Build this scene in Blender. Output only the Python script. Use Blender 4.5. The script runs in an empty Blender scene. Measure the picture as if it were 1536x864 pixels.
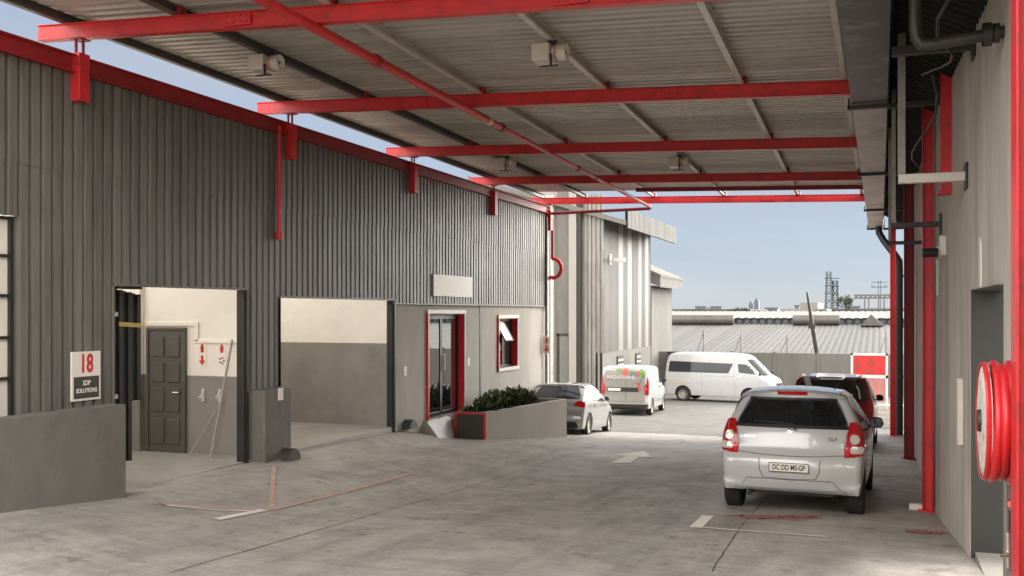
import bpy, bmesh, math, random
from mathutils import Vector, Matrix, geometry
from mathutils.bvhtree import BVHTree
R = math.radians
random.seed(7)
SC = bpy.context.scene
COL = SC.collection

# ------------------------------------------------------------------ materials
def mat(name, base, rough=0.6, metal=0.0, var=0.12, scale=3.0, stretch=(1, 1, 1), bump=0.0, bscale=40.0,
        spec=0.5, coat=0.0, dark=None, dscale=1.2, damt=0.0, trans=0.0, rvar=0.1):
    """base colour broken up by noise, optional large stains (dark), bump."""
    m = bpy.data.materials.new(name); m.use_nodes = True
    nt = m.node_tree; N = nt.nodes; L = nt.links
    b = N['Principled BSDF']
    b.inputs['Roughness'].default_value = rough
    b.inputs['Metallic'].default_value = metal
    b.inputs['Specular IOR Level'].default_value = spec
    if coat: b.inputs['Coat Weight'].default_value = coat; b.inputs['Coat Roughness'].default_value = 0.05
    tc = N.new('ShaderNodeTexCoord'); mp = N.new('ShaderNodeMapping')
    mp.inputs['Scale'].default_value = stretch
    L.new(tc.outputs['Object'], mp.inputs['Vector'])
    nz = N.new('ShaderNodeTexNoise'); nz.inputs['Scale'].default_value = scale
    nz.inputs['Detail'].default_value = 6; nz.inputs['Roughness'].default_value = 0.65
    L.new(mp.outputs[0], nz.inputs['Vector'])
    rp = N.new('ShaderNodeValToRGB')
    lo = tuple(c * (1 - var) for c in base); hi = tuple(min(1, c * (1 + var)) for c in base)
    rp.color_ramp.elements[0].position = 0.3; rp.color_ramp.elements[1].position = 0.7
    rp.color_ramp.elements[0].color = (*lo, 1); rp.color_ramp.elements[1].color = (*hi, 1)
    L.new(nz.outputs['Fac'], rp.inputs['Fac'])
    out = rp.outputs['Color']
    if dark:
        n2 = N.new('ShaderNodeTexNoise'); n2.inputs['Scale'].default_value = dscale
        n2.inputs['Detail'].default_value = 8; n2.inputs['Roughness'].default_value = 0.7
        L.new(mp.outputs[0], n2.inputs['Vector'])
        r2 = N.new('ShaderNodeValToRGB')
        r2.color_ramp.elements[0].position = 0.5; r2.color_ramp.elements[1].position = 0.72
        r2.color_ramp.elements[0].color = (0, 0, 0, 1); r2.color_ramp.elements[1].color = (damt, damt, damt, 1)
        L.new(n2.outputs['Fac'], r2.inputs['Fac'])
        mx = N.new('ShaderNodeMix'); mx.data_type = 'RGBA'
        L.new(r2.outputs['Color'], mx.inputs['Factor']); L.new(out, mx.inputs['A'])
        mx.inputs['B'].default_value = (*dark, 1)
        out = mx.outputs['Result']
    L.new(out, b.inputs['Base Color'])
    if rvar:
        mr = N.new('ShaderNodeMapRange'); mr.inputs['To Min'].default_value = max(0.02, rough - rvar); mr.inputs['To Max'].default_value = min(1, rough + rvar)
        L.new(nz.outputs['Fac'], mr.inputs['Value']); L.new(mr.outputs[0], b.inputs['Roughness'])
    if bump:
        n3 = N.new('ShaderNodeTexNoise'); n3.inputs['Scale'].default_value = bscale; n3.inputs['Detail'].default_value = 4
        L.new(mp.outputs[0], n3.inputs['Vector'])
        bp = N.new('ShaderNodeBump'); bp.inputs['Strength'].default_value = bump; bp.inputs['Distance'].default_value = 0.02
        L.new(n3.outputs['Fac'], bp.inputs['Height']); L.new(bp.outputs[0], b.inputs['Normal'])
    if trans:
        b.inputs['Transmission Weight'].default_value = trans
    return m

def sheet_mat(name, base, axis=1, width=0.70, rough=0.5, metal=0.0, var=0.16, streak=0.25, dirt=(0.05, 0.045, 0.04), damt=0.5, top=None):
    """ribbed sheeting: every sheet weathers a little differently, with streaks running down the ribs."""
    m = mat(name, base, rough, metal, var=0.08, scale=1.5)
    nt = m.node_tree; N = nt.nodes; L = nt.links; b = N['Principled BSDF']
    src = b.inputs['Base Color'].links[0].from_socket
    tc = N.new('ShaderNodeTexCoord'); sp = N.new('ShaderNodeSeparateXYZ'); L.new(tc.outputs['Object'], sp.inputs[0])
    dv = N.new('ShaderNodeMath'); dv.operation = 'DIVIDE'; dv.inputs[1].default_value = width
    L.new(sp.outputs[axis], dv.inputs[0])
    fl = N.new('ShaderNodeMath'); fl.operation = 'FLOOR'; L.new(dv.outputs[0], fl.inputs[0])
    wn = N.new('ShaderNodeTexWhiteNoise'); wn.noise_dimensions = '1D'; L.new(fl.outputs[0], wn.inputs['W'])
    mr = N.new('ShaderNodeMapRange'); mr.inputs['To Min'].default_value = 1 - var; mr.inputs['To Max'].default_value = 1 + var
    L.new(wn.outputs['Value'], mr.inputs['Value'])
    # streak noise stretched along the rib
    mp = N.new('ShaderNodeMapping'); L.new(tc.outputs['Object'], mp.inputs['Vector'])
    sc = [0.35, 0.35, 0.35]; sc[axis] = 7.0
    mp.inputs['Scale'].default_value = sc
    nz = N.new('ShaderNodeTexNoise'); nz.inputs['Scale'].default_value = 2.0; nz.inputs['Detail'].default_value = 7; nz.inputs['Roughness'].default_value = 0.7
    L.new(mp.outputs[0], nz.inputs['Vector'])
    m2 = N.new('ShaderNodeMapRange'); m2.inputs['From Min'].default_value = 0.3; m2.inputs['From Max'].default_value = 0.7
    m2.inputs['To Min'].default_value = 1 - streak; m2.inputs['To Max'].default_value = 1 + streak
    L.new(nz.outputs['Fac'], m2.inputs['Value'])
    mu = N.new('ShaderNodeMath'); mu.operation = 'MULTIPLY'; L.new(mr.outputs[0], mu.inputs[0]); L.new(m2.outputs[0], mu.inputs[1])
    vm = N.new('ShaderNodeVectorMath'); vm.operation = 'SCALE'; L.new(src, vm.inputs[0]); L.new(mu.outputs[0], vm.inputs['Scale'])
    L.new(vm.outputs[0], b.inputs['Base Color'])
    return m

def glass(name, tint=(0.03, 0.032, 0.035), see=0.0, rough=0.03, spec=0.5):
    """dark glazing; see > 0 lets that share of light through."""
    m = bpy.data.materials.new(name); m.use_nodes = True
    nt = m.node_tree; N = nt.nodes; L = nt.links
    b = N['Principled BSDF']; b.inputs['Base Color'].default_value = (*tint, 1); b.inputs['Roughness'].default_value = rough
    b.inputs['Specular IOR Level'].default_value = spec
    if see:
        t = N.new('ShaderNodeBsdfTransparent'); t.inputs['Color'].default_value = (0.75, 0.8, 0.8, 1)
        g = N.new('ShaderNodeBsdfGlossy'); g.inputs['Roughness'].default_value = rough
        fr = N.new('ShaderNodeFresnel'); fr.inputs['IOR'].default_value = 1.5
        mx = N.new('ShaderNodeMixShader'); L.new(fr.outputs[0], mx.inputs[0]); L.new(t.outputs[0], mx.inputs[1]); L.new(g.outputs[0], mx.inputs[2])
        m2 = N.new('ShaderNodeMixShader'); m2.inputs[0].default_value = 1 - see
        L.new(mx.outputs[0], m2.inputs[1]); L.new(b.outputs[0], m2.inputs[2])
        L.new(m2.outputs[0], N['Material Output'].inputs['Surface'])
    return m

WARM = lambda v: (v * 1.085, v * 1.0, v * 0.885)
NEUT = lambda v: (v * 1.015, v, v * .985)
M = {}
M['cladding'] = sheet_mat('cladding_paint', WARM(0.145), axis=1, width=0.143, rough=0.5, var=.13, streak=.28)
M['plaster'] = mat('grey_plaster', WARM(0.42), 0.8, var=0.10, scale=2.2, bump=0.25, bscale=60, dark=WARM(0.2), dscale=0.9, damt=0.35, stretch=(1, 1, .35))
M['plaster_mid'] = mat('mid_grey_plaster', WARM(0.34), 0.8, var=0.10, scale=2.2, bump=0.25, bscale=60, dark=WARM(0.22), dscale=1.1, damt=0.5, stretch=(1, 1, .35))
M['pipe_dark'] = mat('blackened_pipe', WARM(0.05), 0.5, 0.3, var=0.35, scale=9, dark=WARM(0.03), damt=0.7, dscale=5)
M['plaster_dark'] = mat('dark_plaster', WARM(0.155), 0.75, var=0.13, scale=3.5, bump=0.3, bscale=50, dark=WARM(0.09), dscale=2.3, damt=0.7, stretch=(1, 1, .6))
M['plaster_right'] = mat('weathered_plaster', WARM(0.52), 0.8, var=0.16, scale=2.2, bump=0.3, bscale=50, dark=WARM(0.28), dscale=1.6, damt=0.7, stretch=(1.6, 1.6, .22))
M['white_wall'] = mat('white_wall_paint', WARM(0.84), 0.7, var=0.05, scale=2, bump=0.1, dark=WARM(0.6), damt=0.35)
M['dado'] = mat('grey_dado_paint', WARM(0.25), 0.7, var=0.12, scale=2, bump=0.15, dark=WARM(0.15), dscale=1.2, damt=0.6)
M['red'] = mat('red_steel_paint', (0.66, 0.03, 0.034), 0.4, var=0.14, scale=2.5, dark=(0.20, 0.035, 0.025), dscale=7.0, damt=0.7)
M['red_gloss'] = mat('red_hose', (0.58, 0.02, 0.025), 0.3, var=0.10, scale=9)
M['red_dull'] = mat('dull_red_paint', (0.33, 0.022, 0.024), 0.5, var=0.2, scale=2.5)
M['roof'] = sheet_mat('galvanised_roof_sheet', WARM(0.50), axis=1, width=0.69, rough=0.45, metal=0.05, var=0.18, streak=0.26)
M['purlin'] = mat('galvanised_purlin', WARM(0.6), 0.45, 0.15, var=0.15, scale=3)
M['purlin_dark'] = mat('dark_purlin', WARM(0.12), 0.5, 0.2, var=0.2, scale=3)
M['galv'] = sheet_mat('galvanised_sheet', WARM(0.27), axis=0, width=0.7, rough=0.38, metal=0.5, var=0.2, streak=0.35)
M['gutter'] = mat('gutter_metal', WARM(0.46), 0.45, 0.35, var=0.22, scale=1.6, stretch=(1, .5, 1), dark=WARM(0.08), dscale=1.3, damt=0.85)
M['reel_disc'] = mat('chipped_white_enamel', WARM(0.62), 0.5, var=0.12, scale=9, dark=WARM(0.10), dscale=16, damt=1.0)
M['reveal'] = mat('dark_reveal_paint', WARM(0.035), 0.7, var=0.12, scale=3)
M['gutter_shaded'] = mat('shaded_gutter_metal', WARM(0.06), 0.42, 0.35, var=0.4, scale=2.2, dark=WARM(0.30), dscale=2.2, damt=0.7)  # near troughs darkened: shade put into the mottled metal tone
M['dark_steel'] = mat('dark_steel', WARM(0.035), 0.45, 0.3, var=0.3, scale=5)
M['grey_steel'] = mat('grey_steel', WARM(0.22), 0.45, 0.4, var=0.25, scale=5, dark=WARM(0.07), damt=0.5, dscale=4)
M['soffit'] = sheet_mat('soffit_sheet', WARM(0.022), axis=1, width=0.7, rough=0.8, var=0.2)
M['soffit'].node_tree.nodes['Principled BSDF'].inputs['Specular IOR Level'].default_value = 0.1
M['floor'] = mat('bay_floor', WARM(0.36), 0.55, var=0.14, scale=1.5, dark=WARM(0.22), dscale=1.0, damt=0.6, bump=0.05)
M['black'] = mat('black_plastic', WARM(0.012), 0.5, var=0.2)
M['rubber'] = mat('tyre_rubber', WARM(0.018), 0.75, var=0.2, scale=12)
M['rim'] = mat('alloy_rim', WARM(0.45), 0.35, 0.7, var=0.08)
M['chrome'] = mat('chrome', WARM(0.6), 0.15, 0.9, var=0.03)
M['white_paint'] = mat('white_sign_paint', WARM(0.80), 0.5, var=0.04)
M['off_white'] = mat('off_white_enamel', WARM(0.62), 0.45, var=0.10, scale=6)
M['sign_dark'] = mat('dark_sign_panel', WARM(0.05), 0.5, var=0.1)
M['sign_red'] = mat('red_sign_print', (0.62, 0.035, 0.035), 0.5, var=0.06)
M['door'] = mat('dark_grey_door_paint', WARM(0.09), 0.45, var=0.15, scale=3)
M['car_white'] = mat('silver_white_car_paint', NEUT(0.54), 0.26, 0.05, var=0.03, scale=2, coat=1.0, rvar=0.03)
M['car_pearl'] = mat('white_car_paint', NEUT(0.50), 0.28, 0.0, var=0.03, scale=2, coat=0.8, rvar=0.03)
M['car_silver'] = mat('silver_car_paint', NEUT(0.36), 0.26, 0.35, var=0.03, scale=2, coat=1.0, rvar=0.03)
M['car_red'] = mat('dark_red_car_paint', (0.20, 0.008, 0.012), 0.3, 0.0, var=0.08, scale=2, coat=0.7, rvar=0.03)
M['glass'] = glass('dark_glass')
M['car_glass'] = glass('car_window_glass', (0.03, 0.032, 0.033), see=0.70)
M['door_glass'] = glass('sliding_door_glass', (0.015, 0.017, 0.017), rough=.01, spec=1.0)
_n = M['door_glass'].node_tree; _b = _n.nodes['Principled BSDF']; _g = _n.nodes.new('ShaderNodeBsdfGlossy'); _g.inputs['Roughness'].default_value = .012
_x = _n.nodes.new('ShaderNodeMixShader'); _x.inputs[0].default_value = .42; _n.links.new(_b.outputs[0], _x.inputs[1]); _n.links.new(_g.outputs[0], _x.inputs[2]); _n.links.new(_x.outputs[0], _n.nodes['Material Output'].inputs['Surface'])
M['pane'] = mat('white_pane', WARM(0.75), 0.25, var=0.06, scale=3)
M['lamp_red'] = mat('red_lens', (0.42, 0.008, 0.010), 0.12, var=0.15, scale=25, coat=0.5)
M['lamp_bright'] = mat('bright_red_lens', (0.72, 0.03, 0.03), 0.12, var=0.15, scale=25, coat=0.5)
M['lamp_clear'] = mat('clear_lens', WARM(0.62), 0.12, 0.3, var=0.15, scale=30, coat=0.5)
M['plate'] = mat('number_plate', WARM(0.72), 0.4, var=0.03)
M['trim'] = mat('cabin_trim', WARM(0.03), 0.8, var=0.2)
M['soil'] = mat('soil', (0.05, 0.035, 0.025), 0.95, var=0.3, scale=12, bump=0.6)
M['leaf'] = mat('shrub_leaf', (0.022, 0.034, 0.014), 0.45, var=0.5, scale=7)
M['leaf_light'] = mat('shrub_leaf_young', (0.11, 0.16, 0.04), 0.45, var=0.4, scale=7)
M['tree_leaf'] = mat('far_tree_leaf', (0.06, 0.075, 0.04), 0.7, var=0.4, scale=2)
M['bark'] = mat('bark', (0.10, 0.075, 0.05), 0.9, var=0.3, scale=8)
M['far_white'] = mat('far_white_roof', WARM(0.19), 0.6, var=0.08, scale=0.4)
M['far_grey'] = mat('far_grey', (0.09, 0.1, 0.11), 0.7, var=0.15, scale=0.3)
M['tower_blue'] = mat('far_tower_haze', (0.07, 0.09, 0.12), 0.5, var=0.1, scale=0.1)  # distance haze put into the tower colour as blue grey
M['vent'] = mat('ridge_vent_metal', WARM(0.10), 0.45, 0.2, var=0.2, scale=1.5)
M['far_roof'] = sheet_mat('far_roof_sheet', WARM(0.088), axis=0, width=0.9, rough=0.6, var=0.16, streak=0.34)
M['fence'] = mat('fence_panel', WARM(0.15), 0.8, var=0.12, scale=0.8, dark=WARM(0.10), dscale=.6, damt=0.6, stretch=(1, 1, .4))
M['b2'] = sheet_mat('factory_cladding', WARM(0.125), axis=1, width=0.7, rough=0.55, var=0.10, streak=0.22)
M['b2_light'] = mat('translucent_strip', WARM(0.30), 0.4, var=0.06, scale=1)
M['b2_plaster'] = mat('factory_plaster', WARM(0.15), 0.8, var=0.1, scale=1, dark=WARM(0.27), dscale=.6, damt=.5, stretch=(1, 1, .4))
M['wrap_green'] = mat('green_print', (0.13, 0.27, 0.04), 0.4, var=0.35, scale=14)
M['wrap_red'] = mat('red_print', (0.60, 0.07, 0.07), 0.4, var=0.35, scale=14)
M['wrap_blue'] = mat('blue_print', (0.12, 0.17, 0.27), 0.4, var=0.3, scale=14)
M['pink'] = mat('faded_red_panel', (0.50, 0.20, 0.18), 0.6, var=0.15, scale=3)
M['yellow'] = mat('yellow_tape', (0.6, 0.42, 0.12), 0.5, var=0.1)
M['line_white'] = mat('worn_white_line', WARM(0.74), 0.7, var=0.12, scale=5, dark=WARM(0.45), dscale=5, damt=0.7)
M['arrow_white'] = mat('white_road_paint', WARM(0.86), 0.7, var=0.06, scale=6, dark=WARM(0.62), dscale=6, damt=0.6)
M['patch_red'] = mat('worn_red_patch', (0.36, 0.14, 0.11), 0.8, var=0.25, scale=14, dark=WARM(0.30), dscale=7, damt=0.8)
M['pole_grey'] = mat('dull_pole_paint', WARM(0.36), 0.6, var=0.15, scale=4)
M['sign_red_dark'] = mat('darker_red_print', (0.40, 0.05, 0.045), 0.5, var=0.1)
M['line_red'] = mat('worn_red_line', (0.52, 0.32, 0.27), 0.75, var=0.12, scale=6, dark=WARM(0.45), dscale=3.0, damt=0.95)
M['seam'] = mat('shut_line', WARM(0.03), 0.8, var=0.1)
M['seam_grey'] = mat('grey_shut_line', WARM(0.17), 0.7, var=0.1)

def ground_mat(name='worn_concrete', base=.43):
    m = bpy.data.materials.new(name); m.use_nodes = True
    nt = m.node_tree; N = nt.nodes; L = nt.links; b = N['Principled BSDF']
    b.inputs['Roughness'].default_value = 0.72
    tc = N.new('ShaderNodeTexCoord')
    def noise(sc, stretch=(1, 1, 1), det=8, ro=0.65, dist=0.0):
        mp = N.new('ShaderNodeMapping'); mp.inputs['Scale'].default_value = stretch; L.new(tc.outputs['Object'], mp.inputs['Vector'])
        n = N.new('ShaderNodeTexNoise'); n.inputs['Scale'].default_value = sc; n.inputs['Detail'].default_value = det
        n.inputs['Roughness'].default_value = ro; n.inputs['Distortion'].default_value = dist
        L.new(mp.outputs[0], n.inputs['Vector']); return n.outputs['Fac']
    def rng(s, a, b_, lo, hi):
        r = N.new('ShaderNodeMapRange'); r.inputs['From Min'].default_value = a; r.inputs['From Max'].default_value = b_
        r.inputs['To Min'].default_value = lo; r.inputs['To Max'].default_value = hi; L.new(s, r.inputs['Value']); return r.outputs[0]
    def mul(a, b_):
        x = N.new('ShaderNodeMath'); x.operation = 'MULTIPLY'; L.new(a, x.inputs[0]); L.new(b_, x.inputs[1]); return x.outputs[0]
    big = rng(noise(0.30), .35, .68, .86, 1.10)
    med = rng(noise(1.9, (1, .6, 1), ro=.75), .35, .68, .70, 1.15)
    streak = rng(noise(5.5, (.22, 2.0, 1), ro=.75), .32, .70, .82, 1.14)   # float marks across the drive
    tyre = rng(noise(2.4, (1.3, .05, 1), det=4), .52, .70, 1.0, .80)       # rubbed wheel tracks along it
    grit = rng(noise(60, ro=.85), .3, .7, .76, 1.18)
    blot = rng(noise(3.1, ro=.7), .56, .70, 1.0, .58)                     # damp and oil blotches
    vo = N.new('ShaderNodeTexVoronoi'); vo.inputs['Scale'].default_value = 2.6; L.new(tc.outputs['Object'], vo.inputs['Vector'])
    drip = rng(vo.outputs['Distance'], .02, .10, .62, 1.0)                # oil drips
    f = mul(mul(mul(big, med), mul(streak, grit)), mul(mul(tyre, blot), drip))
    vm = N.new('ShaderNodeVectorMath'); vm.operation = 'SCALE'
    vm.inputs[0].default_value = WARM(base); L.new(f, vm.inputs['Scale'])
    L.new(vm.outputs[0], b.inputs['Base Color'])
    L.new(rng(noise(1.1), .3, .7, .48, .82), b.inputs['Roughness'])
    bp = N.new('ShaderNodeBump'); bp.inputs['Strength'].default_value = 0.25; bp.inputs['Distance'].default_value = 0.015
    L.new(noise(38, ro=.7), bp.inputs['Height']); L.new(bp.outputs[0], b.inputs['Normal'])
    return m
M['ground'] = ground_mat()
M['yard'] = ground_mat('yard_toned_concrete', .155)  # yard concrete darkened to offset the stronger light there

# ------------------------------------------------------------------ builders
def tag(o, label=None, cat=None, group=None, kind=None):
    if label: o['label'] = label
    if cat: o['category'] = cat
    if group: o['group'] = group
    if kind: o['kind'] = kind
    return o
def thing(name, label, cat, loc=(0, 0, 0), rz=0.0, group=None):
    o = bpy.data.objects.new(name, None); COL.objects.link(o)
    o.location = loc; o.rotation_euler = (0, 0, rz); o.empty_display_size = 0.2
    return tag(o, label, cat, group)
def origin(o):
    v = Vector((0, 0, 0))
    while o is not None:
        v += o.location; o = o.parent
    return v
class MB:
    def __init__(s): s.v = []; s.f = []; s.sm = []
    def add(s, vs, fs, smooth=False):
        k = len(s.v); s.v += [tuple(v) for v in vs]; s.f += [tuple(i + k for i in f) for f in fs]; s.sm += [smooth] * len(fs); return s
    def box(s, x0, x1, y0, y1, z0, z1):
        x0, x1 = min(x0, x1), max(x0, x1); y0, y1 = min(y0, y1), max(y0, y1); z0, z1 = min(z0, z1), max(z0, z1)
        return s.add([(x0, y0, z0), (x1, y0, z0), (x1, y1, z0), (x0, y1, z0), (x0, y0, z1), (x1, y0, z1), (x1, y1, z1), (x0, y1, z1)],
                     [(0, 3, 2, 1), (4, 5, 6, 7), (0, 1, 5, 4), (1, 2, 6, 5), (2, 3, 7, 6), (3, 0, 4, 7)])
    def bar(s, p0, p1, w, h, up=(0, 0, 1)):
        """square bar from p0 to p1, w across, h along up."""
        p0 = Vector(p0); p1 = Vector(p1); d = (p1 - p0).normalized(); u = Vector(up)
        a = d.cross(u)
        if a.length < 1e-4: a = d.cross(Vector((1, 0, 0)))
        a.normalize(); u = a.cross(d).normalized()
        vs = []
        for p in (p0, p1):
            for (i, j) in ((-1, -1), (1, -1), (1, 1), (-1, 1)): vs.append(p + a * (i * w / 2) + u * (j * h / 2))
        return s.add(vs, [(0, 1, 2, 3), (7, 6, 5, 4), (0, 4, 5, 1), (1, 5, 6, 2), (2, 6, 7, 3), (3, 7, 4, 0)])
    def tube(s, path, r, n=12, caps=True):
        P = [Vector(p) for p in path]; rings = []; prev = None
        rr = r if isinstance(r, (list, tuple)) else [r] * len(P)
        for i, p in enumerate(P):
            d = (P[min(i + 1, len(P) - 1)] - P[max(i - 1, 0)]).normalized()
            a = prev if prev is not None else (Vector((0, 0, 1)) if abs(d.z) < .9 else Vector((1, 0, 0)))
            a = (a - d * a.dot(d)).normalized(); b = d.cross(a); prev = a
            rings.append([p + (a * math.cos(t) + b * math.sin(t)) * rr[i] for t in [2 * math.pi * k / n for k in range(n)]])
        vs = [v for g in rings for v in g]; fs = []
        for i in range(len(P) - 1):
            for k in range(n):
                k2 = (k + 1) % n; fs.append((i * n + k, i * n + k2, (i + 1) * n + k2, (i + 1) * n + k))
        s.add(vs, fs, True)
        if caps:
            s.add(rings[0], [tuple(range(n))[::-1]]); s.add(rings[-1], [tuple(range(n))])
        return s
    def lathe(s, prof, c=(0, 0, 0), axis='X', n=28, a0=0.0, a1=2 * math.pi):
        """prof: (along axis, radius) points."""
        full = abs(a1 - a0 - 2 * math.pi) < 1e-6; m = n if full else n + 1
        vs = []; fs = []; c = Vector(c)
        for (t, r) in prof:
            for k in range(m):
                a = a0 + (a1 - a0) * k / n; ca, sa = r * math.cos(a), r * math.sin(a)
                vs.append(c + Vector({'X': (t, ca, sa), 'Y': (ca, t, sa), 'Z': (ca, sa, t)}[axis]))
        for i in range(len(prof) - 1):
            for k in range(n):
                k2 = (k + 1) % m; fs.append((i * m + k, i * m + k2, (i + 1) * m + k2, (i + 1) * m + k))
        return s.add(vs, fs, True)
    def prism(s, poly, axis, a, b):
        """poly in the two other axes (in x,y,z order), extruded along axis from a to b."""
        def P(p, t): return {'X': (t, p[0], p[1]), 'Y': (p[0], t, p[1]), 'Z': (p[0], p[1], t)}[axis]
        n = len(poly); vs = [P(p, a) for p in poly] + [P(p, b) for p in poly]
        fs = [tuple(range(n))[::-1], tuple(range(n, 2 * n))] + [(i, (i + 1) % n, (i + 1) % n + n, i + n) for i in range(n)]
        return s.add(vs, fs)
    def build(s, name, m, parent=None, local=False, bevel=0.0, angle=35, kind=None):
        me = bpy.data.meshes.new(name)
        o0 = Vector((0, 0, 0)) if (local or parent is None) else origin(parent)
        me.from_pydata([tuple(Vector(v) - o0) for v in s.v], [], s.f)
        bm = bmesh.new(); bm.from_mesh(me); bmesh.ops.recalc_face_normals(bm, faces=bm.faces)
        bm.to_mesh(me); bm.free()
        me.polygons.foreach_set('use_smooth', s.sm)
        me.set_sharp_from_angle(angle=R(angle))
        me.materials.append(m); me.update()
        o = bpy.data.objects.new(name, me); COL.objects.link(o)
        if parent is not None: o.parent = parent
        if bevel:
            bv = o.modifiers.new('bevel', 'BEVEL'); bv.width = bevel; bv.segments = 2; bv.limit_method = 'ANGLE'; bv.angle_limit = R(40)
        if kind: o['kind'] = kind
        return o
def copy_tree(o, parent=None):
    c = o.copy(); COL.objects.link(c); c.parent = parent
    for ch in list(o.children): copy_tree(ch, c)
    return c
def single(mb, name, m, label, cat, loc, group=None, **k):
    """a thing that is one mesh: its origin sits at loc."""
    mb.v = [tuple(Vector(v) - Vector(loc)) for v in mb.v]
    o = mb.build(name, m, None, True, **k); o.location = loc
    return tag(o, label, cat, group)
def text(s, size, m, parent, mtx, name='lettering', depth=0.002, bold=0.0, xs=1.0, align='CENTER'):
    cu = bpy.data.curves.new(name, 'FONT'); cu.body = s; cu.size = size; cu.extrude = depth; cu.offset = bold
    cu.align_x = align; cu.align_y = 'CENTER'; cu.resolution_u = 3
    t = bpy.data.objects.new(name, cu); COL.objects.link(t)
    bpy.context.view_layer.update()
    me = bpy.data.meshes.new_from_object(t.evaluated_get(bpy.context.evaluated_depsgraph_get()))
    bpy.data.objects.remove(t); bpy.data.curves.remove(cu)
    me.name = name
    me.transform(Matrix(mtx) @ Matrix.Diagonal((xs, 1, 1, 1)))
    me.materials.clear(); me.materials.append(m)
    o = bpy.data.objects.new(name, me); COL.objects.link(o); o.parent = parent
    return o
def frame_mtx(o, xd, yd):
    xd = Vector(xd).normalized(); yd = Vector(yd).normalized(); z = xd.cross(yd)
    return Matrix(((xd.x, yd.x, z.x, o[0]), (xd.y, yd.y, z.y, o[1]), (xd.z, yd.z, z.z, o[2]), (0, 0, 0, 1)))
def pl(pts, x):
    if x <= pts[0][0]: return pts[0][1]
    for (a, b), (c, d) in zip(pts, pts[1:]):
        if x <= c: return b + (d - b) * (x - a) / (c - a)
    return pts[-1][1]
def sstep(t): t = max(0, min(1, t)); return t * t * (3 - 2 * t)
def ribs(y0, y1, pitch, crest=.6, slope=.12, depth=.025, phase=0.0):
    """rib profile between y0 and y1 as (y, offset): flat crests, narrow valleys."""
    pts = []; k = math.floor((y0 - phase) / pitch) - 1
    c = crest * pitch; s_ = slope * pitch
    while True:
        b = phase + k * pitch
        if b > y1 + pitch: break
        pts += [(b, depth), (b + c, depth), (b + c + s_, 0), (b + pitch - s_, 0)]; k += 1
    f = lambda y: pl(pts, y)
    return [(y0, f(y0))] + [(y, d) for y, d in pts if y0 + 1e-4 < y < y1 - 1e-4] + [(y1, f(y1))]
# ------------------------------------------------------------------ camera, light, sky
EYE = 2.0
SKY_A = (1.9, 2.35, 3.15); SKY_B = (3.0, 3.2, 3.55); BACK_FILL = (33, 32, 30.4); RIGHT_FILL = (80, 77.5, 73); ZEN = (8, 8.1, 8.2); HIGH_FILL = (24, 23.7, 23.1); SUN_E = 0.8; EXPO = 1.95
cam = bpy.data.cameras.new('camera'); co = bpy.data.objects.new('camera', cam); COL.objects.link(co)
cam.sensor_width = 36.0; cam.lens = 1500 / 1536 * 36.0; cam.shift_y = 36 / 1536; cam.clip_end = 6000; cam.clip_start = 0.05
YAW = math.atan2(552, 1500)
co.location = (0, 0, EYE); co.rotation_euler = (R(90), 0, YAW)
SC.camera = co
SUN_EL = 60.0; SUN_DIR = Vector((0.93, 0.36, 0)).normalized()      # towards the sun, on the ground
w = bpy.data.worlds.new('World'); SC.world = w; w.use_nodes = True
nt = w.node_tree; N = nt.nodes; L = nt.links
sky = N.new('ShaderNodeTexSky'); sky.sky_type = 'NISHITA'; sky.sun_disc = False
sky.sun_elevation = R(SUN_EL); sky.sun_rotation = math.atan2(SUN_DIR.x, SUN_DIR.y)
sky.air_density = 1.0; sky.dust_density = 1.2; sky.ozone_density = 1.0; sky.altitude = 1600
bg = N['Background']; bg.inputs['Strength'].default_value = 0.05
def math_(op, a, b=None, clamp=False):
    x = N.new('ShaderNodeMath'); x.operation = op; x.use_clamp = clamp
    for i, v in enumerate((a, b)):
        if v is None: continue
        if isinstance(v, (int, float)): x.inputs[i].default_value = v
        else: L.new(v, x.inputs[i])
    return x.outputs[0]
def mixc(f, a, b):
    x = N.new('ShaderNodeMix'); x.data_type = 'RGBA'
    for k, v in (('Factor', f), ('A', a), ('B', b)):
        if isinstance(v, tuple): x.inputs[k].default_value = (*v, 1)
        elif isinstance(v, (int, float)): x.inputs[k].default_value = v
        else: L.new(v, x.inputs[k])
    return x.outputs['Result']
tc = N.new('ShaderNodeTexCoord'); mp = N.new('ShaderNodeMapping'); mp.inputs['Scale'].default_value = (1, 1, 5.5); mp.inputs['Rotation'].default_value = (R(6), R(-9), 0)
L.new(tc.outputs['Generated'], mp.inputs['Vector'])
nz = N.new('ShaderNodeTexNoise'); nz.inputs['Scale'].default_value = 2.3; nz.inputs['Detail'].default_value = 8; nz.inputs['Roughness'].default_value = .55; nz.inputs['Distortion'].default_value = .5
L.new(mp.outputs[0], nz.inputs['Vector'])
rp = N.new('ShaderNodeValToRGB'); rp.color_ramp.elements[0].position = .36; rp.color_ramp.elements[1].position = .72
rp.color_ramp.elements[0].color = (.72, .72, .72, 1); rp.color_ramp.elements[1].color = (.97, .97, .97, 1)
L.new(nz.outputs['Fac'], rp.inputs['Fac'])
thin = mixc(nz.outputs['Fac'], SKY_A, SKY_B)                       # thin high cloud
c0 = mixc(rp.outputs['Color'], sky.outputs[0], thin)
sp = N.new('ShaderNodeSeparateXYZ'); L.new(tc.outputs['Generated'], sp.inputs[0])
back = N.new('ShaderNodeMapRange'); back.interpolation_type = 'SMOOTHSTEP'
back.inputs['From Min'].default_value = -.05; back.inputs['From Max'].default_value = -.75
L.new(sp.outputs[1], back.inputs['Value'])
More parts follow.
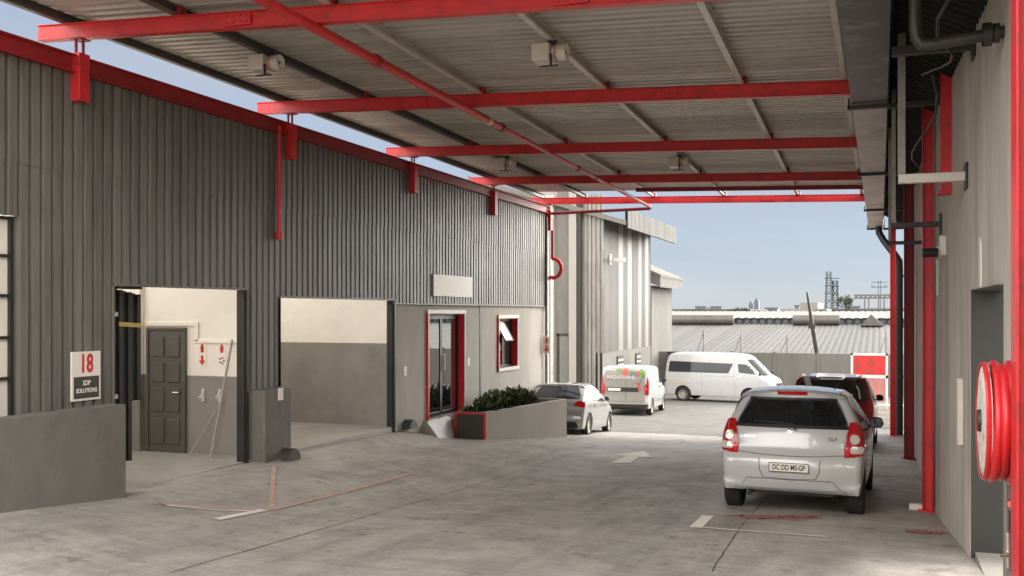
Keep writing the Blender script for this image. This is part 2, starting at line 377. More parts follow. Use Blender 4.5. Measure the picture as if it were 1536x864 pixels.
lump = N.new('ShaderNodeMapRange'); lump.inputs['From Min'].default_value = .35; lump.inputs['From Max'].default_value = .65; lump.inputs['To Min'].default_value = .65; lump.inputs['To Max'].default_value = 1
L.new(nz.outputs['Fac'], lump.inputs['Value'])
hi = N.new('ShaderNodeMapRange'); hi.interpolation_type = 'SMOOTHSTEP'; hi.inputs['From Min'].default_value = .27; hi.inputs['From Max'].default_value = .50
L.new(sp.outputs[2], hi.inputs['Value'])
c0 = mixc(math_('MULTIPLY', hi.outputs[0], lump.outputs[0]), c0, HIGH_FILL)      # sky above the horizon strip brightened, added to light the far end
blo = N.new('ShaderNodeMapRange'); blo.inputs['From Min'].default_value = .02; blo.inputs['From Max'].default_value = .34; blo.inputs['To Min'].default_value = .25
L.new(sp.outputs[2], blo.inputs['Value'])
sky_fill = mixc(math_('MULTIPLY', back.outputs[0], math_('MULTIPLY', lump.outputs[0], blo.outputs[0])), c0, BACK_FILL)   # unseen bright area added behind the camera to light under the canopy
# second unseen bright area added on the right to light the far wall
fr = math_('ADD', math_('MULTIPLY', sp.outputs[0], math.sin(R(42))), math_('MULTIPLY', sp.outputs[1], math.cos(R(42))))
frm = N.new('ShaderNodeMapRange'); frm.interpolation_type = 'SMOOTHSTEP'; frm.inputs['From Min'].default_value = .76; frm.inputs['From Max'].default_value = .90
L.new(fr, frm.inputs['Value'])
sky_fill = mixc(math_('MULTIPLY', frm.outputs[0], lump.outputs[0]), sky_fill, RIGHT_FILL)
zen = N.new('ShaderNodeMapRange'); zen.interpolation_type = 'SMOOTHSTEP'; zen.inputs['From Min'].default_value = .45; zen.inputs['From Max'].default_value = .9
L.new(sp.outputs[2], zen.inputs['Value'])
top = mixc(zen.outputs[0], sky_fill, ZEN)
L.new(top, bg.inputs['Color'])
sun = bpy.data.lights.new('sun', 'SUN'); sun.energy = SUN_E; sun.angle = R(11); sun.color = (1.0, .95, .88)
so = bpy.data.objects.new('sun', sun); COL.objects.link(so)
sd = Vector((SUN_DIR.x * math.cos(R(SUN_EL)), SUN_DIR.y * math.cos(R(SUN_EL)), math.sin(R(SUN_EL))))
so.rotation_euler = sd.to_track_quat('Z', 'Y').to_euler(); so.location = (30, 10, 60)
SC.view_settings.view_transform = 'Standard'; SC.view_settings.look = 'None'; SC.view_settings.gamma = 1
SC.view_settings.exposure = EXPO
SC.cycles.max_bounces = 10; SC.cycles.diffuse_bounces = 6; SC.cycles.caustics_reflective = False; SC.cycles.caustics_refractive = False
SC.cycles.use_denoising = True
SC.cycles.sample_clamp_indirect = 8

# ------------------------------------------------------------------ ground
PM = [(-40, .9), (0, .33), (6.3, 0), (9.86, -.19), (12.2, -.41), (15, -.53), (18, -.62), (22.8, -.92), (28, -1.33), (36, -1.8), (47.5, -2.15), (60, -2.3), (75, -4), (140, -6), (600, -8), (4000, -14)]
PL = [(-40, .9), (0, .6), (6.7, .24), (8.3, .10), (9, .04), (12.1, -.06), (14, -.16), (15.6, -.26), (17, -.38), (18.07, -.47), (23.45, -.98), (27.3, -1.28), (36, -1.8), (47.5, -2.15), (60, -2.3), (75, -4), (140, -6), (600, -8), (4000, -14)]
PW = [(8.3, .10), (9, .0), (12.1, -.03), (14, -.06), (15.7, -.09), (16.3, -.16), (17, -.30), (18.07, -.47)]
def smooth_pl(P, y, w=1.6):
    return (pl(P, y - w) + 2 * pl(P, y - w / 2) + 2 * pl(P, y) + 2 * pl(P, y + w / 2) + pl(P, y + w)) / 8
def G(x, y):
    t = sstep((-x - 4.7) / 3.0)
    z = smooth_pl(PM, y) * (1 - t) + smooth_pl(PL, y, .45) * t
    if x < -7.4 and 8.3 < y < 18: u = sstep((-x - 7.4) / .5); z = z * (1 - u) + pl(PW, y) * u
    z += .005 * math.sin(x * 1.3 + y * .5) * math.sin(y * .9 - x * .4) if -8 < x < 3 and y < 50 else 0
    if x < -8.02 and y < 24.3: z = min(z, -.14) - 0.5 * sstep((-8.02 - x) / .6)
    return z
def axis_pts(a, b, step, far): 
    p = []; v = a
    while v <= b + 1e-6: p.append(v); v += step
    e = step * 2; lo = a
    out = []
    while lo > -far: lo -= e; out.append(lo); e *= 1.5
    p = out[::-1] + p; e = step * 2; hi = b
    while hi < far: hi += e; p.append(hi); e *= 1.5
    return p
gx = sorted(set([round(v, 3) for v in axis_pts(-10, 3, .25, 3500)] + [-8.02, -8.03, -7.98])); gy = axis_pts(-2, 60, .35, 3500)
mb = MB(); mb.add([(x, y, G(x, y)) for y in gy for x in gx],
       [(j * len(gx) + i, j * len(gx) + i + 1, (j + 1) * len(gx) + i + 1, (j + 1) * len(gx) + i) for j in range(len(gy) - 1) for i in range(len(gx) - 1)], True)
mb.build('ground', M['ground'], kind='structure')
# yard beyond the canopy: sheet just above the slab, darkened against its strong light
yx = [v for v in gx if -60 < v < 60]; yy = [25.5] + [v for v in gy if 25.7 < v < 75]
MB().add([(x, y - .02 * (x + 4), G(x, y - .02 * (x + 4)) + .006) for y in yy for x in yx], [(j * len(yx) + i, j * len(yx) + i + 1, (j + 1) * len(yx) + i + 1, (j + 1) * len(yx) + i) for j in range(len(yy) - 1) for i in range(len(yx) - 1)], True).build('yard_tone_sheet', M['yard'], kind='structure')
def on_ground(name, poly, m, lift=.005, n=10, **k):
    """a painted mark draped on the ground: poly is a strip given as two edges."""
    a, b = poly; vs = []; fs = []; cols = 3
    def lerp(P, t):
        i = min(int(t * (len(P) - 1)), len(P) - 2); f = t * (len(P) - 1) - i
        return (P[i][0] * (1 - f) + P[i + 1][0] * f, P[i][1] * (1 - f) + P[i + 1][1] * f)
    for i in range(n + 1):
        p = lerp(a, i / n); q = lerp(b, i / n)
        for j in range(cols):
            x = p[0] + (q[0] - p[0]) * j / (cols - 1); y = p[1] + (q[1] - p[1]) * j / (cols - 1)
            vs.append((x, y, G(x, y) + lift))
    for i in range(n):
        for j in range(cols - 1): fs.append((i * cols + j, i * cols + j + 1, (i + 1) * cols + j + 1, (i + 1) * cols + j))
    return MB().add(vs, fs).build(name, m, kind='structure')
def gpx(x, y):
    """where a ray through photo pixel (x, y) meets the ground (used to read marks off the photo into plan)."""
    s, c = math.sin(YAW), math.cos(YAW); dx = -s * 1500 + c * (x - 768); dy = c * 1500 + s * (x - 768); dz = 468 - y
    t = 0.0
    lo, hi = 0.002, 0.06
    for _ in range(50):
        mid = (lo + hi) / 2
        if EYE + dz * mid > G(dx * mid, dy * mid): lo = mid
        else: hi = mid
    return (dx * lo, dy * lo)
jr = random.Random(5)
def line(name, pix, width, m, lift=.006, jit=0.0):
    fine = []
    for a, b in zip(pix, pix[1:]): fine += [(a[0] + (b[0] - a[0]) * i / 8, a[1] + (b[1] - a[1]) * i / 8) for i in range(8)]
    P = [Vector(gpx(*p)) for p in fine + [pix[-1]]]; A = []; B = []
    if jit:                                  # let joints and cracks wander and change width
        Q = []
        for a, b in zip(P, P[1:]):
            k = max(2, int((b - a).length / .3))
            Q += [a.lerp(b, i / k) + Vector((jr.uniform(-jit, jit), jr.uniform(-jit, jit))) for i in range(k)]
        P = Q + [P[-1]]
    for i, p in enumerate(P):
        d = (P[min(i + 1, len(P) - 1)] - P[max(0, i - 1)]).normalized(); n_ = Vector((-d.y, d.x)) * width / 2 * (jr.uniform(.5, 1.3) if jit else 1)
        A.append(p + n_); B.append(p - n_)
    return on_ground(name, (A, B), m, lift, n=max(10, int((P[-1] - P[0]).length / .25)))
# slab joints and cracks
M['joint'] = mat('slab_joint', WARM(0.11), 0.9, var=0.4, scale=6)
line('slab_joint', [(252, 860), (690, 735), (900, 668)], .013, M['joint'], .004, .006)
line('slab_joint', [(1066, 858), (1110, 792), (1150, 745)], .014, M['joint'], .004, .012)
line('slab_joint', [(195, 738), (290, 713), (368, 697)], .02, M['joint'], .004)
line('slab_joint', [(440, 668), (520, 655), (590, 641)], .015, M['joint'], .004)
line('slab_joint', [(560, 690), (700, 706), (860, 722)], .008, M['joint'], .004, .03)
# painted marks
line('bay_line', [(407, 766), (409, 735), (411, 700)], .06, M['line_red'])
line('bay_line', [(408, 765), (520, 738), (618, 710)], .07, M['line_red'])
line('bay_line', [(165, 742), (250, 757), (395, 767)], .08, M['line_red'])
line('bay_line', [(250, 759), (330, 766), (392, 768)], .05, M['line_white'], .009)
line('bay_line', [(325, 780), (360, 773), (396, 766)], .09, M['line_white'], .009)
line('bay_line', [(468, 690), (497, 685)], .05, M['line_white'])
line('bay_line', [(1043, 792), (1062, 774)], .13, M['arrow_white'])
line('bay_line', [(1040, 791), (1130, 798), (1240, 806)], .05, M['arrow_white'], .009)
line('bay_patch', [(1100, 774), (1155, 777), (1222, 776)], .42, M['patch_red'], .006, .045)
line('bay_line', [(1318, 712), (1372, 717)], .06, M['line_white'])
line('bay_line', [(1316, 732), (1372, 736)], .06, M['line_white'])
line('bay_patch', [(1368, 798), (1421, 801)], .42, M['patch_red'], .006, .045)
# arrow
def pxs(P): return [gpx(*p) for p in P]
ar = pxs([(913, 696), (946, 695), (957, 686), (980, 687), (966, 677), (920, 682), (938, 685)])
mb = MB(); bm_pts = [(x, y, G(x, y) + .008) for x, y in ar]
mb.add(bm_pts, [(0, 1, 2, 6), (6, 2, 3, 4, 5)]); mb.build('lane_arrow', M['arrow_white'], kind='structure')

# ------------------------------------------------------------------ left workshop
WX = -8.0
bld = thing('workshop_building', 'long dark grey ribbed workshop on the left with open bays and plaster front', 'building', (WX, 0, 0))
PITCH = .143
def clad(segs, name, x=WX, mat_=M['cladding'], lap=0.0, par=bld):
    mb = MB()
    for (y0, y1, z0, z1) in segs:
        P = ribs(y0, y1, PITCH, crest=.66, slope=.07, depth=.050); n = len(P); nz_ = 3
        vs = []; fs = []
        for j in range(nz_ + 1):
            z = z0 + (z1 - z0) * j / nz_
            for i, (y, d) in enumerate(P):
                k = math.floor(y / PITCH); h = math.sin(k * 12.9898) * 43758.5453; h -= math.floor(h)
                vs.append((x + d + lap + (h - .5) * .007 * (1 if d else .2), y, z))
        for j in range(nz_):
            for i in range(n - 1): fs.append((j * n + i, j * n + i + 1, (j + 1) * n + i + 1, (j + 1) * n + i))
        mb.add(vs, fs)
    return mb.build(name, mat_, par)
clad([(-2, 5.8, .1, 3.5), (5.8, 7.54, 2.94, 3.5), (7.54, 8.86, -.2, 3.5), (8.86, 11.3, 2.32, 3.5), (11.3, 12.1, .93, 3.5), (12.1, 15.6, 2.23, 3.5), (15.6, 24.2, 2.16, 3.5)], 'lower_cladding')
clad([(-2, 24.2, 3.46, 4.66)], 'upper_cladding', lap=.007)
# drip trims at the opening heads, reveals beside openings
tr = MB()
tr.box(-8.03, -7.940, 8.86, 11.3, 2.29, 2.32); tr.box(-8.03, -7.940, 12.1, 15.6, 2.20, 2.23); tr.box(-8.03, -7.940, 15.6, 24.2, 2.135, 2.16)
tr.box(-8.05, -7.940, 8.83, 8.86, -.2, 2.29)
tr.build('head_trim', M['cladding'], bld)
# roller-door guide rails
for (a, b, h) in ((11.27, 11.37, 2.29), (15.60, 15.72, 2.2), (12.08, 12.13, 2.2)):
    MB().box(-8.07, -7.95, a, b, -.15, h).box(-8.04, -7.93, a + .03, b - .02, -.15, h).build('guide_rail', M['dark_steel'], bld, bevel=.006)
# plaster front with door and window openings
def wall_with_holes(y0, y1, z0, z1, holes, x0, x1):
    mb = MB(); ys = sorted({y0, y1, *[h[0] for h in holes], *[h[1] for h in holes]})
    for a, b in zip(ys, ys[1:]):
        hs = sorted([h for h in holes if h[0] <= a and h[1] >= b], key=lambda h: h[2])
        z = z0
        for h in hs:
            if h[2] > z: mb.box(x0, x1, a, b, z, h[2])
            z = h[3]
        if z < z1: mb.box(x0, x1, a, b, z, z1)
    return mb
DH = (17.15, 18.86, -.03, 1.97); WH = (20.86, 22.05, .74, 1.86)
wall_with_holes(15.74, 24.2, -1.6, 2.135, [DH, WH], -8.24, -8.0).build('plaster_wall', M['plaster'], bld)
MB().box(-8.0, -7.992, 19.74, 19.82, -.6, 2.13).build('expansion_joint', M['black'], bld)
# end post and trims at the far corner
MB().box(-8.06, -7.94, 24.2, 24.30, -1.2, 4.66).build('corner_flashing', M['off_white'], bld, bevel=.01)
MB().tube([(-7.92, 24.05, -.9), (-7.92, 24.05, 4.4)], .035).build('drain_pipe', M['grey_steel'], bld)
# red-lined reveals, frames
def lined(h, name, t=.012, d=.20, frame=M['off_white']):
    y0, y1, z0, z1 = h
    MB().box(-8.0 - d, -7.985, y0, y0 + t, z0, z1).box(-8.0 - d, -7.985, y1 - t, y1, z0, z1).box(-8.0 - d, -7.985, y0 + t, y1 - t, z1 - t, z1).build(name + '_reveal', M['red'], bld)
    f = .075; mb = MB()
    mb.box(-8.0, -7.965, y0 - f, y1 + f, z1, z1 + f).box(-8.0, -7.965, y1, y1 + f * .5, z0, z1)
    if name == 'window': mb.box(-8.0, -7.955, y0 - f, y1 + f, z0 - f, z0)
    mb.build(name + '_surround', frame, bld, bevel=.004)
    MB().box(-8.0, -7.96, y0 - f, y0 - .01, z0 - (f if name == 'window' else 0), z1).build(name + '_edge', M['red'], bld)
lined(DH, 'doorway'); lined(WH, 'window')
dr = MB().box(-8.15, -8.11, 17.16, 18.84, 1.86, 1.95).box(-8.15, -8.11, 17.17, 17.22, 0, 1.86).box(-8.15, -8.11, 17.95, 18.05, 0, 1.86).box(-8.15, -8.11, 18.74, 18.84, 0, 1.86).box(-8.15, -8.11, 17.2, 18.8, -.02, .05).build('sliding_door', M['black'], bld, bevel=.004)
for a, b in ((17.22, 17.95), (18.05, 18.74)): MB().box(-8.14, -8.125, a, b, .05, 1.86).build('pane', M['door_glass'], dr)
MB().tube([(-8.10, 18.09, .85), (-8.07, 18.09, .85), (-8.07, 18.09, 1.15), (-8.10, 18.09, 1.15)], .012, 8).build('handle', M['chrome'], dr)
wf = MB().box(-8.16, -8.12, 20.88, 22.03, .75, .79).box(-8.16, -8.12, 20.88, 22.03, 1.80, 1.84).box(-8.16, -8.12, 20.88, 20.93, .79, 1.8).box(-8.16, -8.12, 21.98, 22.03, .79, 1.8).box(-8.16, -8.12, 21.42, 21.47, .79, 1.8).build('window', M['black'], bld, bevel=.003)
MB().box(-8.145, -8.135, 20.93, 21.42, .79, 1.25).box(-8.145, -8.135, 21.47, 21.98, .79, 1.8).build('pane', M['glass'], wf)
sx = [Vector((-8.11, 20.92, 1.80)), Vector((-8.11, 21.43, 1.80)), Vector((-7.86, 21.43, 1.36)), Vector((-7.86, 20.92, 1.36))]
sash = MB()
for a, b in zip(sx, sx[1:] + sx[:1]): sash.bar(a, b, .03, .03, (1, 0, .57))
sash = sash.build('open_sash', M['black'], wf)
n_ = Vector((.87, 0, .5)) * .004
MB().add([p + n_ for p in sx] + [p - n_ for p in sx], [(0, 1, 2, 3), (7, 6, 5, 4), (0, 4, 5, 1), (1, 5, 6, 2), (2, 6, 7, 3), (3, 7, 4, 0)]).build('sash_pane', M['pane'], wf)  # reflected sky put into the open sash as a white pane
# office behind the glass
MB().box(-12, -8.24, 15.95, 16.0, 0, 2.6).box(-12, -8.24, 24.1, 24.15, 0, 2.6).box(-12.05, -12, 15.95, 24.15, 0, 2.6).box(-12, -8.24, 15.95, 24.1, -.2, 0).box(-12, -8.24, 15.95, 24.1, 2.6, 2.66).build('office_room', M['dado'], bld)
# far-left steel window
fw = MB()
for y in (5.82, 6.68, 7.52): fw.bar((-8.02, y, .2), (-8.02, y, 2.94), .045, .045, (0, 1, 0))
for z in (2.92, 2.55, 2.16, 1.75, 1.35, .95, .55): fw.bar((-8.02, 5.8, z), (-8.02, 7.54, z), .03, .03)
fw = fw.build('steel_window', M['dark_steel'], bld)
MB().box(-8.05, -8.035, 5.82, 7.52, .3, 2.92).build('pane', M['pane'], fw)
# bay interiors
def bay(y0, y1, xb, hd):
    MB().box(xb, -8.05, y1, y1 + .14, hd, 3.9).box(xb - .15, xb, y0, y1 + .14, hd, 3.9).box(xb, -8.1, y0 - .12, y0, hd, 3.9).build('upper_wall', M['white_wall'], bld)
    MB().box(xb, -8.05, y1, y1 + .14, -.2, hd).box(xb - .15, xb, y0, y1 + .14, -.2, hd).box(xb, -8.1, y0 - .12, y0, -.2, hd).build('dado_wall', M['dado'], bld)
    MB().box(xb, -7.96, y0, y1 + .14, -.35, 0.0).build('bay_floor', M['floor'], bld)
    rf = MB(); x = xb - .2
    while x < -8.3:
        rf.box(x, min(x + .3, -8.1), y0 - .1, y1 + .1, 4.0, 4.04); x += 1.5
    rf.build('bay_roof_slats', M['roof'], bld)  # unseen roof left mostly open so sky light fills the bay
bay(8.1, 11.72, -12.6, 1.1); bay(12.0, 15.70, -12.6, 1.45)
# washroom door in bay 1 and white surround
dy = 11.72
MB().box(-9.90, -9.862, dy - .05, dy, 0, 1.74).box(-9.258, -9.225, dy - .05, dy, 0, 1.74).box(-9.90, -9.225, dy - .05, dy, 1.741, 1.78).build('door_frame', M['door'], bld)
wd = MB().box(-9.86, -9.26, dy - .035, dy - .003, 0, 1.74)
for (a, b) in ((-9.80, -9.59), (-9.53, -9.32)):
    for (c, d) in ((.12, .48), (.58, .92), (1.0, 1.28), (1.36, 1.66)):
        wd.box(a, b, dy - .052, dy - .035, c, d)
wd = wd.build('washroom_door', M['door'], bld, bevel=.008)
MB().tube([(-9.30, dy - .05, .86), (-9.30, dy - .09, .86), (-9.40, dy - .09, .86)], .012, 8).build('handle', M['chrome'], wd)
MB().box(-10.3, -9.97, dy - .10, dy, 1.1, 3.9).build('pilaster', M['white_wall'], bld, bevel=.01)
MB().box(-10.3, -9.97, dy - .10, dy, 0, 1.1).build('pilaster_base', M['dado'], bld)
MB().box(-9.95, -9.02, dy - .022, dy, 1.80, 1.86).box(-9.08, -9.02, dy - .022, dy, 1.58, 1.80).box(-9.08, -8.2, dy - .022, dy, 1.56, 1.61).build('trunking', M['white_wall'], bld, bevel=.006)
# building body behind and roof edge beam
MB().box(-14.2, -14.0, -2, 24.2, -.4, 5.0).box(-14, -8.06, 24.0, 24.19, 2.2, 4.6).build('rear_wall', M['b2_plaster'], bld)
rl = MB().box(-7.94, -7.925, -2, 24.3, 4.50, 4.69).box(-8.0, -7.87, -2, 24.3, 4.675, 4.69).box(-8.0, -7.87, -2, 24.3, 4.50, 4.512)
rl.build('eaves_beam', M['red_dull'], bld)

# masonry pillar between the bays, corner guards, low wall
p = thing('plaster_pillar', 'stubby grey plaster pillar between the two open bays', 'pillar', (-7.88, 11.78, -.05))
MB().box(-8.02, -7.75, 11.45, 12.10, -.4, .95).build('shaft', M['plaster_dark'], p, bevel=.02)
def guard(x, y, z, label):
    mb = MB(); r = .165
    mb.lathe([(-.02, .02), (-.02, r), (.15, r), (.165, r - .015), (.165, .01)], (x, y, z), 'X', 20, 0, math.pi)
    return single(mb, 'corner_guard', M['sign_dark'], label, 'corner guard', (x, y, z), 'dark corner guards at the wall base')
guard(-7.75, 11.93, -.05, 'dark half round guard at the foot of the stubby pillar')
guard(-8.0, 16.2, -.09, 'dark half round guard at wall base left of the glass door')
lw = thing('low_wall', 'low dark grey plastered wall standing before the ribbed cladding', 'wall', (-7.4, 6, 0))
MB().box(-7.5, -7.3, 1.0, 8.31, -.5, 1.05).build('wall_body', M['plaster_dark'], lw, bevel=.012)
# ramp in front of glass door
mb = MB(); mb.add([(-8.0, 16.95, -.045), (-8.0, 18.04, -.045), (-7.93, 16.95, -.05), (-7.93, 18.03, -.05), (-7.60, 16.75, G(-7.6, 16.75) + .008), (-7.60, 17.45, G(-7.6, 17.45) + .008), (-8.0, 16.95, -.8), (-8.0, 18.04, -.8), (-7.93, 18.03, -.8), (-7.60, 17.45, -.8), (-7.60, 16.75, -.8)],
    [(0, 2, 3, 1), (2, 4, 5, 3), (4, 10, 9, 5), (0, 6, 10, 4, 2), (3, 5, 9, 8), (1, 3, 8, 7)])
M['screed'] = mat('polished_screed', WARM(0.34), 0.2, var=0.08, scale=2, rvar=.06)
mb.build('door_ramp', M['screed'], kind='structure')

# ------------------------------------------------------------------ planter
pt = thing('planter_box', 'grey plastered planter box with red edged dark end by the glass door', 'planter', (-7.4, 19.8, -.7))
E0, E1 = 18.09, 21.5
def pf(y): return -7.20 + (y - E0) * .60 / (E1 - E0)                  # splayed front face
pw = MB()
pw.prism([(pf(E0), E0), (pf(E1), E1), (pf(E1) - .10, E1), (pf(E0) - .10, E0)], 'Z', -1.4, .05)
pw.prism([(-7.84, E0), (-7.74, E0), (-7.74, E1), (-7.84, E1)], 'Z', -1.4, .05)
pw.prism([(-7.74, E1 - .1), (pf(E1 - .1) - .1, E1 - .1), (pf(E1) - .1, E1), (-7.74, E1)], 'Z', -1.4, .05)
pw.prism([(-7.74, E0), (pf(E0) - .1, E0), (pf(E0 + .1) - .1, E0 + .1), (-7.74, E0 + .1)], 'Z', -1.4, .04)
pw.build('planter_wall', M['plaster_mid'], pt, bevel=.008)
MB().box(-7.81, -7.23, 18.06, 18.09, -.9, .0).build('end_panel', M['sign_dark'], pt)
MB().box(-7.855, -7.81, 18.055, 18.09, -.9, .03).box(-7.23, -7.185, 18.055, 18.09, -.9, .03).box(-7.81, -7.23, 18.055, 18.09, .0, .035).build('edge_trim', M['red'], pt)
MB().prism([(-7.74, E0 + .1), (pf(E0 + .1) - .1, E0 + .1), (pf(E1 - .1) - .1, E1 - .1), (-7.74, E1 - .1)], 'Z', -.5, -.06).build('planting_soil', M['soil'], pt)
def leaves(mb, c, r, n, size, rnd, flat=1.0, upbias=.3):
    for _ in range(n):
        while True:
            d = Vector((rnd.uniform(-1, 1), rnd.uniform(-1, 1), rnd.uniform(-1, 1)))
            if .15 < d.length < 1: break
        p = Vector(c) + Vector((d.x * r[0], d.y * r[1], d.z * r[2] * flat))
        a = (d + Vector((rnd.uniform(-.8, .8), rnd.uniform(-.8, .8), rnd.uniform(-.3, .8) + upbias))).normalized()
        b = a.cross(Vector((rnd.uniform(-1, 1), rnd.uniform(-1, 1), rnd.uniform(-1, 1)))).normalized(); cN = a.cross(b)
        s = size * rnd.uniform(.6, 1.3)
        mb.add([p, p + a * s * .5 + b * s * .24 + cN * s * .05, p + a * s, p + a * s * .5 - b * s * .24 + cN * s * .05], [(0, 1, 2, 3)])
rnd = random.Random(3)
kinds = ['dark low', 'dark bushy', 'upright leafy', 'yellow tipped leafy', 'dense rounded']
spots = [(18.36, .14), (18.6, .17), (18.85, .28), (19.1, .33), (19.35, .38), (19.6, .36), (19.85, .42), (20.1, .31), (20.35, .30), (20.6, .27), (20.85, .27), (21.15, .26)]
PLAB = ['low dark shrub nearest the red edged planter end', 'second small dark shrub from the red edged planter end', 'low shrub in the planter beside the glass door jamb',
        'dark shrub in the planter below the black wall joint', 'dark leafy shrub left of the tallest planter shrub', 'bushy planter shrub under the left edge of the open window',
        'tallest planter shrub under the small open window', 'wide planter shrub right of the tallest one', 'dark planter shrub in front of the parked hatchback rear glass left side',
        'planter shrub before the middle of the hatchback rear window', 'planter shrub second from the far end of the planter', 'shrub at the far end of the planter beside the silver hatchback']
for i, (y, h) in enumerate(spots):
    h *= .78
    x = (-7.74 + pf(y) - .1) / 2 + rnd.uniform(-.5, .5) * (pf(y) + 7.64 - .3)
    s = thing('planter_shrub', PLAB[i], 'shrub', (x, y, -.06), group='shrubs in the plaster planter')
    mb = MB(); leaves(mb, (x, y, -.06 + h * .62), (.22, .22, h * .62), 135, .115, rnd); mb.build('foliage', M['leaf'], s)
    mb = MB(); leaves(mb, (x, y, -.06 + h * .85), (.22, .26, h * .55), 45 if i not in (2, 4, 6, 8) else 95, .10, rnd, upbias=1.2); mb.build('young_leaves', M['leaf_light'], s)
    mb = MB()
    for k in range(5): mb.tube([(x, y, -.07), (x + rnd.uniform(-.1, .1), y + rnd.uniform(-.12, .12), h * .7)], .008, 5)
    mb.build('stem', M['bark'], s)
# ------------------------------------------------------------------ canopy
def beam_z(x, y): return 4.84 - .0087 * (y - 12.3) * max(0, min(1, -x / 8)) - (x + 8) * .0404
can = thing('canopy', 'large red steel framed canopy with ribbed sheet roof over the drive', 'canopy', (-4, 12, 4.8))
def ibeam(y, name='beam', x0=-8.43, x1=-.30, h=.165, wd=.11, m=M['red'], dz=0):
    mb = MB()
    a = Vector((x0, y, beam_z(x0, y) + dz)); b = Vector((x1, y, beam_z(x1, y) + dz))
    up = Vector((0, 0, 1))
    mb.bar(a + up * .006, b + up * .006, wd, .012); mb.bar(a + up * (h - .006), b + up * (h - .006), wd, .012)
    mb.bar(a + up * h / 2, b + up * h / 2, .07, h - .024)
    return mb.build(name, m, can, bevel=.003)
BY = [8.3, 12.3, 16.3, 20.3, 24.2]
cleat0 = None
for y in BY:
    bm_ = ibeam(y)
    for x in (-5.9, -2.5):
        z = beam_z(x, y); mb = MB().box(x - .16, x + .16, y - .062, y + .062, z + .02, z + .145)
        for u in (-.11, -.04, .04, .11):
            for v in (.05, .115): mb.lathe([(-.074, .001), (-.074, .012), (.074, .012), (.074, .001)], (x + u, y, z + v), 'Y', 6)
        mb.build('splice_plate', M['red'], bm_)
    for x in (-6.75, -5.0, -3.3, -1.6):
        xx = x + .04 - .02 * (y - 12.3); z = beam_z(xx, y) + .165
        MB().box(xx, xx + .05, y - .05, y + .05, z, z + .09).build('purlin_cleat', M['red_dull'], bm_)
ibeam(22.3, 'tie_beam', x0=-5.2, h=.09, wd=.07, m=M['red_dull'], dz=.06)
SK = -.02
PX = [-8.1, -6.75, -5.0, -3.3, -1.6, -.42]
for i, x in enumerate(PX):
    sk = SK if 0 < i < 5 else 0
    xa, xb = x + sk * (6.6 - 12.3), x + sk * (24.35 - 12.3)
    a = Vector((xa, 6.6, beam_z(xa, 6.6) + .165)); b = Vector((xb, 24.35, beam_z(xb, 24.35) + .165))
    mb = MB(); up = Vector((0, 0, 1)); sd_ = Vector((1, 0, 0))
    mb.bar(a + up * .05, b + up * .05, .006, .10)
    mb.bar(a + up * .003 + sd_ * .03, b + up * .003 + sd_ * .03, .06, .006)
    mb.bar(a + up * .012 + sd_ * .06, b + up * .012 + sd_ * .06, .005, .024)
    mb.bar(a + up * .097 + sd_ * .03, b + up * .097 + sd_ * .03, .06, .006)
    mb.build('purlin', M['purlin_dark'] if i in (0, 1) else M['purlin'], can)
# roof sheet: ribs run across the drive, following the fall
P = ribs(6.5, 23.75, .1715, crest=.36, slope=.07, depth=.085); n = len(P)
vs = []; xs = [-8.16 + (8.16 - .28) * k / 12 for k in range(13)]
for x in xs:
    for (y, d) in P: vs.append((x, y, beam_z(x, y) + .268 + d))
MB().add(vs, [(j * n + i, j * n + i + 1, (j + 1) * n + i + 1, (j + 1) * n + i) for j in range(12) for i in range(n - 1)]).build('roof_sheet', M['roof'], can)
# stubs on the workshop wall and their hanger bolts
for y in BY:
    z = beam_z(-7.9, y)
    MB().box(-7.96, -7.83, y - .075, y + .075, z - .66, z - .16).build('wall_stub', M['red'], can, bevel=.005)
    MB().tube([(-7.9, y - .05, z - .18), (-7.9, y - .05, z)], .016, 8).tube([(-7.9, y + .05, z - .18), (-7.9, y + .05, z)], .016, 8).box(-7.97, -7.83, y - .09, y + .09, z - .012, z - .001).build('hanger_bolts', M['red_dull'], can)
# columns along the right
def wallx(y): return 1.111 - .0355 * y if y < 13.4 else .635
def column(y, x0, x1, dy, m=M['red'], z1=4.75):
    z0 = G((x0 + x1) / 2, y) - .05
    mb = MB().box(x0, x0 + .012, y, y + dy, z0, z1).box(x1 - .012, x1, y, y + dy, z0, z1).box(x0 + .012, x1 - .012, y + dy * .45, y + dy * .55, z0, z1)
    mb.box(x0 - .05, x1 + .05, y - .05, y + dy + .05, z0, z0 + .065)
    mb.build('column', m, can, bevel=.003)
column(4.72, .543, .76, .20); column(13.3, .49, .615, .16); column(20.0, .42, .60, .2, M['red_dull']); column(29.3, .26, .41, .2)
MB().box(.60, .745, 11.42, 11.58, 3.28, 4.55).box(.57, .76, 11.40, 11.60, 3.24, 3.28).build('wall_stub', M['red'], can, bevel=.004)

